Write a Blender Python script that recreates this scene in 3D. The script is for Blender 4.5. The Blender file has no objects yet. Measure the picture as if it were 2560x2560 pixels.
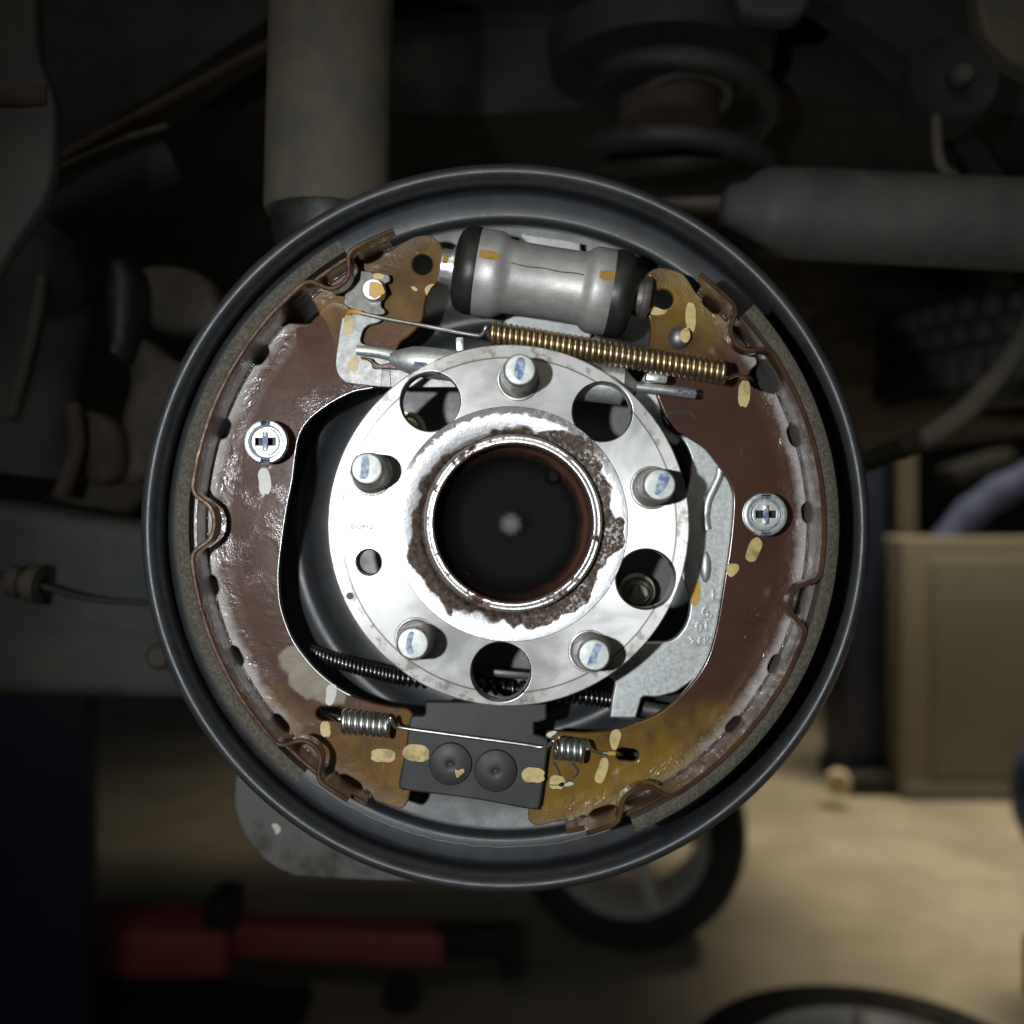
import bpy, bmesh, math, random
from math import radians, sin, cos, pi, atan2, sqrt, hypot
from mathutils import Vector, Matrix, noise as mnoise

random.seed(7)
scene = bpy.context.scene
COL = scene.collection

# ------------------------------------------------------------------ camera
K = 6000.0            # photo pixels (of 2560) per metre in the plane of the hub face
D = 0.43              # metres from lens to hub face
cam_d = bpy.data.cameras.new("camera")
cam = bpy.data.objects.new("camera", cam_d)
COL.objects.link(cam)
cam.location = (0, -D, 0)
cam.rotation_euler = (radians(90), 0, 0)
cam_d.sensor_width = 36
cam_d.lens = 36 * D / (2560 / K)
cam_d.clip_start = 0.02
cam_d.clip_end = 60
cam_d.dof.use_dof = True
cam_d.dof.focus_distance = D + 0.012
cam_d.dof.aperture_fstop = 5.4
scene.camera = cam

# ------------------------------------------------------------------ world and lamps (workshop interior, hand lamp)
w = bpy.data.worlds.new("World")
scene.world = w
w.use_nodes = True
bg = w.node_tree.nodes["Background"]
bg.inputs[0].default_value = (0.80, 0.92, 1.0, 1)
bg.inputs[1].default_value = 0.022


def lamp(name, kind, loc, target, power, color, **kw):
    ld = bpy.data.lights.new(name, kind)
    ld.energy = power
    ld.color = color
    for k, v in kw.items():
        setattr(ld, k, v)
    o = bpy.data.objects.new(name, ld)
    COL.objects.link(o)
    o.location = loc
    d = Vector(target) - Vector(loc)
    o.rotation_euler = d.to_track_quat('-Z', 'Y').to_euler()
    return o


lamp("inspection_lamp", 'SPOT', (-0.150, -0.56, 0.012), (-0.012, 0, 0.0), 11.8, (0.95, 0.98, 1.0),
     shadow_soft_size=0.010, spot_size=radians(62), spot_blend=0.8)
lamp("workshop_strip_lamp", 'AREA', (0.10, -0.95, 1.0), (0, 0, 0), 1.3, (1.0, 0.93, 0.80),
     shape='RECTANGLE', size=0.9, size_y=0.12)
lamp("fill_lamp", 'AREA', (-0.9, -2.4, 2.1), (0, 1.2, -0.8), 7.5, (1.0, 0.90, 0.74),  # added warm fill, unseen, lifts the dark floor behind the brake
     shape='RECTANGLE', size=1.2, size_y=0.2)
lamp("bay_lamp", 'AREA', (1.80, 3.0, 2.6), (1.5, 2.7, -1.1), 33.0, (1.0, 0.85, 0.60),
     shape='RECTANGLE', size=1.9, size_y=1.0, spread=radians(80))

scene.view_settings.view_transform = 'Standard'
scene.view_settings.look = 'None'
scene.view_settings.exposure = 0
scene.view_settings.gamma = 1

# ------------------------------------------------------------------ helpers


def P(px, py, y):
    """point seen at photo pixel (px,py) at depth y metres behind the hub face"""
    s = (D + y) / D / K
    return Vector(((px - 1280) * s, y, (1280 - py) * s))


def R(rpx, y):
    return rpx / K * (D + y) / D


def link(name, me, mat=None, parent=None, loc=None):
    """mesh given in world coordinates -> object, child of parent or top-level with its origin at loc"""
    o = bpy.data.objects.new(name, me)
    COL.objects.link(o)
    if mat is not None:
        me.materials.clear()
        me.materials.append(mat)
    if parent is not None:
        root = parent
        off = Vector((0, 0, 0))
        while root is not None:
            off += root.location
            root = root.parent
        me.transform(Matrix.Translation(-off))
        o.parent = parent
    elif loc is not None:
        me.transform(Matrix.Translation(-Vector(loc)))
        o.location = loc
    return o


def tag(o, label=None, cat=None, group=None, kind=None):
    if label:
        o["label"] = label
    if cat:
        o["category"] = cat
    if group:
        o["group"] = group
    if kind:
        o["kind"] = kind
    return o


def thing(name, loc, label, cat, group=None):
    o = bpy.data.objects.new(name, None)
    o.empty_display_size = 0.01
    COL.objects.link(o)
    o.location = loc
    return tag(o, label, cat, group)


def finish(bm, name, smooth=35):
    bmesh.ops.recalc_face_normals(bm, faces=bm.faces)
    me = bpy.data.meshes.new(name)
    bm.to_mesh(me)
    bm.free()
    if smooth:
        me.shade_smooth()
        me.set_sharp_from_angle(angle=radians(smooth))
    return me


def catmull(pts, n=6, closed=True):
    """smooth curve through points; a point given as a 3-tuple (x,y,'c') stays a corner"""
    m = len(pts)
    out = []
    rng = range(m) if closed else range(m - 1)

    def g(i):
        return pts[i % m] if closed else pts[max(0, min(m - 1, i))]
    for i in rng:
        p0, p1, p2, p3 = g(i - 1), g(i), g(i + 1), g(i + 2)
        a, b, c, d = Vector(p0[:2]), Vector(p1[:2]), Vector(p2[:2]), Vector(p3[:2])
        if len(p1) > 2:
            a = b - (c - b)
        if len(p2) > 2:
            d = c + (c - b)
        for k in range(n):
            t = k / n
            q = 0.5 * ((2 * b) + (c - a) * t + (2 * a - 5 * b + 4 * c - d) * t * t + (3 * b - a - 3 * c + d) * t ** 3)
            out.append((q.x, q.y))
    if not closed:
        out.append(tuple(pts[-1][:2]))
    return out


def circ(cx, cy, r, n=48, ry=None):
    ry = ry or r
    return [(cx + r * cos(2 * pi * i / n), cy + ry * sin(2 * pi * i / n)) for i in range(n)]


def slot(x0, y0, x1, y1, r, n=10):
    a = atan2(y1 - y0, x1 - x0)
    o = []
    for i in range(n + 1):
        t = a - pi / 2 + pi * i / n
        o.append((x1 + r * cos(t), y1 + r * sin(t)))
    for i in range(n + 1):
        t = a + pi / 2 + pi * i / n
        o.append((x0 + r * cos(t), y0 + r * sin(t)))
    return o


def curve_mesh(name, loops_xz, thick, bevel, bres=2):
    """solid plate from closed loops in (x,z) metres; front at y=0, back at y=thick; holes are inner loops"""
    cu = bpy.data.curves.new(name, 'CURVE')
    cu.dimensions = '2D'
    cu.fill_mode = 'BOTH'
    for lp in loops_xz:
        sp = cu.splines.new('POLY')
        sp.points.add(len(lp) - 1)
        for p, (x, z) in zip(sp.points, lp):
            p.co = (x, z, 0, 1)
        sp.use_cyclic_u = True
    cu.extrude = max(thick / 2 - bevel, 1e-6)
    cu.bevel_depth = bevel
    cu.bevel_resolution = bres
    cu.offset = -bevel
    ob = bpy.data.objects.new(name, cu)
    COL.objects.link(ob)
    dg = bpy.context.evaluated_depsgraph_get()
    me = bpy.data.meshes.new_from_object(ob.evaluated_get(dg))
    bpy.data.objects.remove(ob)
    bpy.data.curves.remove(cu)
    # curve plane XY with normal +Z -> world XZ with front facing -Y
    M = Matrix(((1, 0, 0, 0), (0, 0, -1, thick / 2), (0, 1, 0, 0), (0, 0, 0, 1)))
    me.transform(M)
    bm = bmesh.new()
    bm.from_mesh(me)
    bmesh.ops.remove_doubles(bm, verts=bm.verts, dist=1e-6)
    bpy.data.meshes.remove(me)
    me = finish(bm, name, 40)
    for p in me.polygons:
        if abs(p.normal.y) > .9995:
            p.use_smooth = False
    return me


def plate(name, loops_px, y, thick, bevel, mat, parent=None, loc=None):
    loops = []
    for lp in loops_px:
        q = [P(x, yy, y) for x, yy in lp]
        loops.append([(v.x, v.z) for v in q])
    me = curve_mesh(name, loops, thick, bevel)
    me.transform(Matrix.Translation((0, y, 0)))
    return link(name, me, mat, parent, loc)


def text_mesh(name, s, px, py, y, size_px, rot=0, thick=0.0003):
    cu = bpy.data.curves.new(name, 'FONT')
    cu.body = s
    cu.size = size_px / K * (D + y) / D * 1.4
    cu.align_x = 'CENTER'
    cu.align_y = 'CENTER'
    cu.extrude = thick / 2
    cu.bevel_depth = thick * 0.4
    ob = bpy.data.objects.new(name, cu)
    COL.objects.link(ob)
    dg = bpy.context.evaluated_depsgraph_get()
    me = bpy.data.meshes.new_from_object(ob.evaluated_get(dg))
    bpy.data.objects.remove(ob)
    bpy.data.curves.remove(cu)
    me.transform(Matrix.Rotation(rot, 4, 'Z'))
    M = Matrix(((1, 0, 0, 0), (0, 0, -1, 0), (0, 1, 0, 0), (0, 0, 0, 1)))
    me.transform(M)
    me.transform(Matrix.Translation(P(px, py, y)))
    return me


def frames(pts):
    n = len(pts)
    T = []
    for i in range(n):
        a = pts[max(0, i - 1)]
        b = pts[min(n - 1, i + 1)]
        T.append((b - a).normalized())
    up = Vector((0, 1, 0))
    if abs(T[0].dot(up)) > .9:
        up = Vector((1, 0, 0))
    N = [(up - T[0] * up.dot(T[0])).normalized()]
    for i in range(1, n):
        v = N[-1] - T[i] * N[-1].dot(T[i])
        N.append(v.normalized() if v.length > 1e-9 else N[-1])
    return T, N


def tube_bm(bm, pts, rad, seg=12, cap=True, flat=1.0):
    T, N = frames(pts)
    rings = []
    for i, p in enumerate(pts):
        r = rad[i] if isinstance(rad, (list, tuple)) else rad
        B = T[i].cross(N[i])
        rings.append([bm.verts.new(p + (N[i] * cos(2 * pi * k / seg) * flat + B * sin(2 * pi * k / seg)) * r) for k in range(seg)])
    for a, b in zip(rings, rings[1:]):
        for k in range(seg):
            bm.faces.new((a[k], a[(k + 1) % seg], b[(k + 1) % seg], b[k]))
    if cap:
        bm.faces.new(rings[0])
        bm.faces.new(rings[-1])


def tube(name, pts, rad, mat, parent=None, loc=None, seg=12, flat=1.0):
    bm = bmesh.new()
    tube_bm(bm, pts, rad, seg, True, flat)
    return link(name, finish(bm, name, 50), mat, parent, loc)


def smooth3(pts, n=8):
    out = []
    m = len(pts)
    for i in range(m - 1):
        a, b, c, d = pts[max(0, i - 1)], pts[i], pts[i + 1], pts[min(m - 1, i + 2)]
        for k in range(n):
            t = k / n
            out.append(0.5 * ((2 * b) + (c - a) * t + (2 * a - 5 * b + 4 * c - d) * t * t + (3 * b - a - 3 * c + d) * t ** 3))
    out.append(pts[-1].copy())
    return out


def lathe_bm(bm, prof, origin, axis, seg=64, closed=False):
    """prof: list of (radius, distance along axis)"""
    axis = Vector(axis).normalized()
    ref = Vector((0, 0, 1)) if abs(axis.z) < .9 else Vector((1, 0, 0))
    U = (ref - axis * ref.dot(axis)).normalized()
    V = axis.cross(U)
    rings = []
    for r, h in prof:
        c = Vector(origin) + axis * h
        if r < 1e-7:
            rings.append([bm.verts.new(c)])
        else:
            rings.append([bm.verts.new(c + (U * cos(2 * pi * k / seg) + V * sin(2 * pi * k / seg)) * r) for k in range(seg)])
    pairs = list(zip(rings, rings[1:]))
    if closed:
        pairs.append((rings[-1], rings[0]))
    for a, b in pairs:
        for k in range(seg):
            k2 = (k + 1) % seg
            if len(a) == 1 and len(b) == 1:
                continue
            if len(a) == 1:
                bm.faces.new((a[0], b[k], b[k2]))
            elif len(b) == 1:
                bm.faces.new((a[k], a[k2], b[0]))
            else:
                bm.faces.new((a[k], a[k2], b[k2], b[k]))


def lathe(name, prof, origin, axis, mat, parent=None, loc=None, seg=64, sharp=35, closed=False):
    bm = bmesh.new()
    lathe_bm(bm, prof, origin, axis, seg, closed)
    return link(name, finish(bm, name, sharp), mat, parent, loc)


def box_bm(bm, c, sx, sy, sz, bev=0.0, M=None):
    r = bmesh.ops.create_cube(bm, size=1)
    vs = r['verts']
    for v in vs:
        v.co = Vector((v.co.x * sx, v.co.y * sy, v.co.z * sz))
    if bev > 0:
        es = list({e for v in vs for e in v.link_edges})
        rb = bmesh.ops.bevel(bm, geom=vs + es, offset=bev, segments=2, affect='EDGES', profile=.5)
        vs = list({v for f in rb['faces'] for v in f.verts} | {v for v in vs if v.is_valid})
    for v in vs:
        if M is not None:
            v.co = M @ v.co
        v.co += Vector(c)


def box(name, c, sx, sy, sz, mat, parent=None, loc=None, bev=0.0, M=None):
    bm = bmesh.new()
    box_bm(bm, c, sx, sy, sz, bev, M)
    return link(name, finish(bm, name, 30), mat, parent, loc)


# ------------------------------------------------------------------ centre of everything, then materials
CX, CY = 1268, 1316
C0 = P(CX, CY, 0)
HUBC = P(1272, 1313, 0)


class NT:
    def __init__(self, name):
        self.m = bpy.data.materials.new(name)
        self.m.use_nodes = True
        self.t = self.m.node_tree
        self.b = self.t.nodes["Principled BSDF"]
        tc = self.t.nodes.new("ShaderNodeTexCoord")
        self.co = tc.outputs["Object"]

    def n(self, typ, **kw):
        x = self.t.nodes.new(typ)
        for k, v in kw.items():
            setattr(x, k, v)
        return x

    def set(self, node, i, v):
        if hasattr(v, "is_output") or isinstance(v, bpy.types.NodeSocket):
            self.t.links.new(v, node.inputs[i])
        else:
            node.inputs[i].default_value = v

    def noise(self, scale, detail=4, rough=.55, dist=0, co=None, stretch=None):
        x = self.n("ShaderNodeTexNoise")
        c = co or self.co
        if stretch:
            mp = self.n("ShaderNodeMapping")
            mp.inputs["Scale"].default_value = stretch
            self.t.links.new(c, mp.inputs[0])
            c = mp.outputs[0]
        self.t.links.new(c, x.inputs["Vector"])
        x.inputs["Scale"].default_value = scale
        x.inputs["Detail"].default_value = detail
        x.inputs["Roughness"].default_value = rough
        x.inputs["Distortion"].default_value = dist
        return x.outputs["Fac"]

    def ramp(self, v, lo, hi, a=0.0, b=1.0):
        x = self.n("ShaderNodeMapRange")
        x.interpolation_type = 'SMOOTHSTEP'
        self.set(x, 0, v)
        for i, q in zip((1, 2, 3, 4), (lo, hi, a, b)):
            x.inputs[i].default_value = q
        return x.outputs[0]

    def math(self, op, a, b=0.0):
        x = self.n("ShaderNodeMath", operation=op)
        self.set(x, 0, a)
        self.set(x, 1, b)
        return x.outputs[0]

    def mix(self, f, a, b):
        x = self.n("ShaderNodeMix", data_type='RGBA')
        self.set(x, 0, f)
        for i, c in ((6, a), (7, b)):
            if isinstance(c, tuple):
                x.inputs[i].default_value = (*c[:3], 1)
            else:
                self.t.links.new(c, x.inputs[i])
        return x.outputs[2]

    def xyz(self):
        x = self.n("ShaderNodeSeparateXYZ")
        self.t.links.new(self.co, x.inputs[0])
        return x.outputs

    def rad(self):
        s = self.xyz()
        return self.math('SQRT', self.math('ADD', self.math('MULTIPLY', s[0], s[0]), self.math('MULTIPLY', s[2], s[2])))

    def dist(self, p):
        x = self.n("ShaderNodeVectorMath", operation='DISTANCE')
        self.t.links.new(self.co, x.inputs[0])
        x.inputs[1].default_value = p
        return x.outputs["Value"]

    def bump(self, h, strength=.3, dist=.0003, prev=None):
        x = self.n("ShaderNodeBump")
        x.inputs["Strength"].default_value = strength
        x.inputs["Distance"].default_value = dist
        self.t.links.new(h, x.inputs["Height"])
        if prev is not None:
            self.t.links.new(prev, x.inputs["Normal"])
        return x.outputs[0]

    def out(self, color=None, metal=None, rough=None, normal=None, coat=None, coat_rough=None, spec=None, **kw):
        d = {"Base Color": color, "Metallic": metal, "Roughness": rough, "Normal": normal,
             "Coat Weight": coat, "Coat Roughness": coat_rough, "Specular IOR Level": spec}
        d.update(kw)
        for k, v in d.items():
            if v is None:
                continue
            if isinstance(v, tuple):
                v = (*v[:3], 1) if len(v) == 3 else v
            self.set(self.b, k, v)
        return self.m


def pbr(name, c1, c2=None, nscale=60, lo=.35, hi=.65, metal=0.0, rough=.5, rough2=None, bump=0.0, bscale=900, bdist=.0002,
        coat=0.0, spec=.5, stretch=None, detail=5, coat_rough=.15):
    t = NT(name)
    f = t.ramp(t.noise(nscale, detail, .6, .3, stretch=stretch), lo, hi)
    col = t.mix(f, c1, c2 if c2 else c1)
    r = t.ramp(t.noise(nscale * 1.7, 4), .3, .7, rough, rough2 if rough2 is not None else rough)
    nm = None
    if bump:
        nm = t.bump(t.noise(bscale, 3), bump, bdist)
    kw = {"Coat Normal": nm} if (coat and nm is not None) else {}
    return t.out(col, metal, r, nm, coat, coat_rough, spec, **kw)


M_plate = pbr("black_plate_paint", (.027, .030, .0335), (.037, .041, .045), 70, rough=.40, rough2=.50, bump=.30, bscale=1300, bdist=.0002, spec=.85)
M_anchor = pbr("grey_black_coating", (.025, .027, .030), (.040, .042, .045), 26, rough=.48, rough2=.6, bump=.25, bscale=1500, bdist=.00015)
M_zinc = pbr("zinc_plating", (.56, .60, .60), (.70, .73, .72), 350, metal=.82, rough=.40, rough2=.55, bump=.12, bscale=1600, bdist=.0002)
M_zinc_bright = pbr("bright_zinc", (.70, .73, .74), (.80, .82, .82), 300, metal=.85, rough=.30, rough2=.42, bump=.06, bscale=1200)
M_steel_dull = pbr("dull_dark_steel", (.15, .145, .135), (.22, .21, .195), 180, metal=.8, rough=.45, rough2=.6, bump=.15, bscale=1200)
M_lever = pbr("greasy_zinc_steel", (.20, .20, .20), (.30, .30, .29), 200, metal=.8, rough=.42, rough2=.5, bump=.15, bscale=900)
M_alu = pbr("cast_aluminium", (.38, .375, .36), (.46, .455, .44), 110, metal=.5, rough=.44, rough2=.52, bump=.28, bscale=1500, bdist=.0003)
M_rubber = pbr("black_rubber", (.012, .012, .011), (.020, .019, .018), 90, rough=.38, rough2=.5, bump=.1, bscale=500)
M_bronze = pbr("bronze_wire", (.52, .41, .25), (.62, .50, .32), 250, metal=1, rough=.30, rough2=.42, bump=.05, bscale=1500)
M_wire = pbr("steel_wire", (.58, .58, .55), (.70, .70, .67), 250, metal=1, rough=.30, rough2=.42)
M_wire_dark = pbr("oiled_spring_wire", (.20, .20, .20), (.28, .28, .28), 250, metal=1, rough=.25, rough2=.38)
M_lining = pbr("friction_lining", (.058, .051, .039), (.115, .103, .079), 900, lo=.38, hi=.68, rough=.8, rough2=.9, bump=.6, bscale=1600, bdist=.0005, spec=.35)
M_yellow = pbr("yellow_paint_pen", (.30, .215, .080), (.60, .47, .21), 150, lo=.28, hi=.55, rough=.42, bump=.15, bscale=700)
M_orange = pbr("amber_paint_pen", (.60, .33, .05), (.62, .42, .12), 180, rough=.38, bump=.15, bscale=700)
M_pale = pbr("pale_paint_pen", (.52, .51, .45), (.60, .59, .54), 180, rough=.4, bump=.15, bscale=700)
M_blue = pbr("blue_paint_pen", (.10, .15, .32), (.40, .47, .56), 420, lo=.40, hi=.62, rough=.5, bump=.15, bscale=900)
M_bluefaint = pbr("faint_blue_ink", (.42, .50, .72), (.55, .60, .72), 300, metal=.5, rough=.45)
M_black = pbr("black_marker", (.015, .014, .012), (.03, .025, .02), 300, rough=.5)
M_black_deep = pbr("black_oily_steel", (.010, .010, .010), (.018, .018, .017), 80, rough=.45, rough2=.6, bump=.1)


def shoe_mat(name, bare=None, gold=(.165, .085, .018), speck=1.0):
    t = NT(name)
    s = t.xyz()
    r = t.rad()
    az = t.math('ABSOLUTE', s[2])
    n1 = t.noise(38, 4, .6, .6)
    g = t.ramp(t.math('ADD', az, t.math('MULTIPLY', t.math('SUBTRACT', n1, .5), .07)), .066, .108)
    brown = t.mix(t.noise(70, 5), (.080, .033, .0185), (.046, .021, .013))
    goldc = t.mix(t.ramp(t.noise(55, 5, .6, .8, stretch=(1, 1, .5)), .35, .7), gold, tuple(q * .55 for q in gold))
    col = t.mix(g, brown, goldc)
    # pale heat band next to the weld, its silvery reflection painted in as colour
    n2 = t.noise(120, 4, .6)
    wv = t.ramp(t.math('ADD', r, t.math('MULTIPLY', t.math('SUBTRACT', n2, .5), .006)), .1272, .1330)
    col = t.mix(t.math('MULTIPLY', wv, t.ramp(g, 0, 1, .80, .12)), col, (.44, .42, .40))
    if bare:
        for (p, rr) in bare:
            dd = t.math('ADD', t.dist(p), t.math('MULTIPLY', t.math('SUBTRACT', t.noise(90, 4), .5), .012))
            f = t.ramp(dd, rr - .0012, rr + .0012, .75, 0)
            col = t.mix(f, col, (.26, .235, .185))
    scr = t.ramp(t.noise(60, 3, .6, .2, stretch=(14, 1, 1.2)), .70, .74, 0, .35)
    scr = t.math('MULTIPLY', scr, t.ramp(t.noise(24, 2), .45, .6))
    col = t.mix(scr, col, (.30, .25, .19))
    sp = t.ramp(t.noise(1700, 1, .5), .66, .76)
    spz = t.ramp(t.noise(60, 3), .42, .62)
    spk = t.math('MULTIPLY', sp, spz)
    bm0 = t.bump(t.noise(200, 4, .55), .07, .0006)
    grit = t.math('MULTIPLY', t.noise(1000, 3, .7), t.ramp(t.noise(45, 4, .65, .5), .46, .62))
    bm1 = t.bump(grit, .16 * speck, .0006, bm0)
    wet = t.math('MULTIPLY', t.noise(110, 4, .6, 1.0), t.ramp(r, .122, .130))
    bmw = t.bump(wet, .62 - .34 * speck, .0020, bm1)
    bm2 = t.bump(spk, .7 * speck, .0004, bmw)
    return t.out(col, .12, t.ramp(n1, .3, .7, .42, .55), bm2, .62 if speck < .5 else .5, .15, .18, **{"Coat Normal": bm2})


def rim_mat():
    t = NT("rim_inside_pale_and_brown")
    s = t.xyz()
    az = t.math('ABSOLUTE', s[2])
    n = t.noise(60, 5, .6, .5)
    f = t.ramp(t.math('ADD', az, t.math('MULTIPLY', t.math('SUBTRACT', n, .5), .09)), .055, .095)
    pale = t.mix(t.noise(180, 4), (.34, .32, .31), (.18, .16, .155))
    brown = t.mix(t.noise(90, 4), (.060, .026, .015), (.10, .050, .020))
    bmp = t.bump(t.noise(220, 5, .65), .45, .0009)
    return t.out(t.mix(f, pale, brown), .40, t.ramp(n, .3, .7, .28, .45), bmp, .9, .12, **{"Coat Normal": bmp})


M_rimback = rim_mat()
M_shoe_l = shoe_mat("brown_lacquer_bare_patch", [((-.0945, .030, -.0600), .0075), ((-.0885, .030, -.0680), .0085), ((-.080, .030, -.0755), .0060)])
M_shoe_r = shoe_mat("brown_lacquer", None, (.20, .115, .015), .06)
M_rim = pbr("brown_lacquer_rim", (.060, .026, .017), (.105, .055, .022), 60, metal=.30, rough=.26, rough2=.42, bump=.3, bscale=400, bdist=.0006, coat=.9, coat_rough=.12)


def hub_mat():
    t = NT("turned_steel")
    r = t.rad()
    n1 = t.noise(42, 6, .62, .8)
    n2 = t.noise(160, 5, .6)
    col = t.mix(t.ramp(n1, .3, .7), (.38, .38, .38), (.50, .50, .495))
    line = t.math('MULTIPLY', t.ramp(r, .0693, .0697), t.ramp(r, .0700, .0704, 1, 0))
    edge = t.ramp(r, .0697, .0702)
    dirt = t.math('MULTIPLY', edge, t.ramp(n2, .52, .62, 0, .75))
    col = t.mix(dirt, col, (.16, .13, .10))
    col = t.mix(t.math('MULTIPLY', edge, .22), col, (.40, .37, .32))
    col = t.mix(t.math('MULTIPLY', line, .8), col, (.10, .09, .08))
    # faint turning rings
    wv = t.n("ShaderNodeTexNoise")
    cb = t.n("ShaderNodeCombineXYZ")
    t.t.links.new(r, cb.inputs[0])
    t.t.links.new(cb.outputs[0], wv.inputs["Vector"])
    wv.inputs["Scale"].default_value = 3500
    nm = t.bump(wv.outputs["Fac"], .12, .0002)
    tg = t.n("ShaderNodeTangent", direction_type='RADIAL', axis='Y')
    rough = t.ramp(n1, .25, .75, .34, .50)
    return t.out(col, 1.0, rough, nm, Anisotropic=.75, Tangent=tg.outputs[0], **{"Anisotropic Rotation": .25})


M_hub = hub_mat()


def boss_mat():
    t = NT("rusty_boss_silver_paint")
    s = t.xyz()
    r = t.rad()
    n1 = t.noise(48, 2, .5, .3)
    n3 = t.noise(230, 3, .6)
    n2 = t.noise(420, 5, .7)
    v = t.math('ADD', r, t.math('MULTIPLY', t.math('SUBTRACT', n1, .5), .022))
    v = t.math('ADD', v, t.math('MULTIPLY', t.math('SUBTRACT', n3, .5), .0045))
    v = t.math('SUBTRACT', v, t.math('MULTIPLY', t.math('MAXIMUM', s[0], 0.0), .12))
    sil = t.ramp(v, .0401, .0414)
    o = t.math('ADD', r, t.math('MULTIPLY', t.math('SUBTRACT', n3, .5), .006))
    o = t.math('MULTIPLY', t.ramp(o, .0458, .0474), t.ramp(s[2], .012, .032, 0, .75))
    sil = t.math('MULTIPLY', sil, t.math('SUBTRACT', 1.0, o))
    spk = t.math('MULTIPLY', t.math('MULTIPLY', t.ramp(t.noise(700, 5, .7), .48, .60, 0, .85), t.ramp(t.noise(130, 4, .6), .36, .58)), t.ramp(s[0], -.01, .035, .10, 1.0))
    rust = t.mix(t.ramp(n2, .3, .7), (.020, .014, .011), (.115, .078, .056))
    rust = t.mix(spk, rust, (.42, .40, .39))
    col = t.mix(sil, rust, t.mix(n3, (.42, .42, .43), (.60, .60, .61)))
    met = t.ramp(t.math('ADD', sil, t.math('MULTIPLY', spk, .7)), 0, 1, .05, .75)
    ro = t.ramp(sil, 0, 1, .55, .40)
    h = t.math('ADD', t.math('MULTIPLY', sil, .6), t.math('MULTIPLY', n2, .8))
    nm = t.bump(h, .35, .0005)
    return t.out(col, met, ro, nm, spec=t.ramp(sil, 0, 1, .12, .5))


M_boss = boss_mat()


def centre_mat():
    t = NT("painted_centre_glint")  # soft reflection painted as a grey spot fading to black
    p = P(1277, 1310, .02) - HUBC
    d = t.math('ADD', t.dist(tuple(p)), t.math('MULTIPLY', t.math('SUBTRACT', t.noise(700, 3), .5), .0022))
    return t.out(t.mix(t.ramp(d, .0008, .0056), (.20, .20, .20), (.008, .008, .008)), .0, .6, None, spec=.2)




def lip_mat():
    t = NT("bright_lip_rust_specks")
    n = t.noise(110, 5, .65, .6)
    n2 = t.noise(520, 4)
    f = t.ramp(t.math('ADD', n, t.math('MULTIPLY', n2, .25)), .655, .75)
    col = t.mix(f, (.78, .77, .75), (.10, .046, .032))
    return t.out(col, t.ramp(f, 0, 1, .95, .3), t.ramp(f, 0, 1, .34, .55), t.bump(t.noise(700, 4), .25, .0004))


M_lip = lip_mat()
M_bore = pbr("rust_brown_bore", (.040, .022, .016), (.090, .045, .032), 120, rough=.55, rough2=.7, bump=.3, bscale=600)
M_cap = pbr("black_cap", (.006, .006, .006), (.010, .009, .009), 90, rough=.7, rough2=.85, bump=.1, bscale=400, spec=.12)
M_stud = pbr("waxed_zinc_stud", (.26, .25, .22), (.50, .50, .47), 160, metal=.75, rough=.40, rough2=.55, bump=.15, bscale=900)
M_stud_tip = pbr("pale_wax_tip", (.50, .56, .54), (.72, .75, .72), 260, metal=.15, rough=.38, rough2=.5, bump=.2, bscale=500)

# ------------------------------------------------------------------ centre of everything


def polar(deg, rpx, cx=CX, cy=CY):
    a = radians(deg)
    return (cx + rpx * cos(a), cy - rpx * sin(a))


# ================================================================== BACKING PLATE
bp_c = P(1264, 1319, .066)
bp = thing("backing_plate", bp_c, "black round brake backing plate with a rolled outer rim, carrying the whole brake", "backing plate")
prof = []
for rpx, y in [(.0, .074), (430, .074), (470, .073), (492, .068), (506, .0635), (520, .0622), (540, .0625), (556, .0655), (580, .0680), (748, .0680), (757, .0670), (768, .0600),
               (776, .0582), (785, .0578), (829, .0578), (836, .0584), (842, .0610), (844, .0640), (846, .0656), (848, .0640),
               (852, .0590), (858, .0535), (865, .0490), (873, .0456), (881, .0433), (889, .0420), (896, .0415), (902, .0418), (907, .0431), (910, .0450), (911, .0475),
               (911, .052), (909, .058)]:
    prof.append((R(rpx, y), y - .066))
lathe("pressed_disc", prof, bp_c, (0, 1, 0), M_plate, bp, seg=192, sharp=50)

# anchor plate riveted to the backing plate
anchor = plate("anchor_plate", [catmull([
    (1035, 1790), (1060, 1789), (1063, 1770, 'c'), (1063, 1754, 'c'), (1367, 1758, 'c'), (1367, 1799, 'c'), (1352, 1806), (1336, 1808, 'c'), (1336, 1836, 'c'),
    (1360, 1843), (1371, 1856), (1368, 1890), (1352, 2005), (1346, 2020), (1330, 2025), (1180, 1998), (1015, 1977),
    (999, 1968), (998, 1950), (1010, 1890), (1022, 1810), (1026, 1796)], 5)], .0235, .0042, .0010, M_anchor, bp)
for (x, y) in [(1127, 1909), (1239.5, 1926)]:
    yy = .0235
    c = P(x, y, yy)
    rv = lathe("rivet", [(0, -.0022), (.0008, -.0021), (.0016, -.0026), (.0030, -.0029), (.0065, -.0024), (.0090, -.0013), (R(54, yy), -.0002), (R(54, yy), .001)], c, (0, 1, 0),
               pbr("dark_rivet", (.030, .029, .027), (.04, .039, .036), 90, rough=.52, rough2=.6, bump=.15), anchor, seg=48)
# sheet spacer between anchor and disc
plate("anchor_spacer", [catmull([(1075, 1790, 'c'), (1322, 1790, 'c'), (1322, 1980), (1200, 1985), (1040, 1940)], 4)], .0280, .038, .0008, M_plate, bp)

box("cable_guide", P(1290, 1686, .040), R(160, .04), .004, R(20, .04), M_plate, bp, None, .001, Matrix.Rotation(radians(5), 4, 'Y'))
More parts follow.
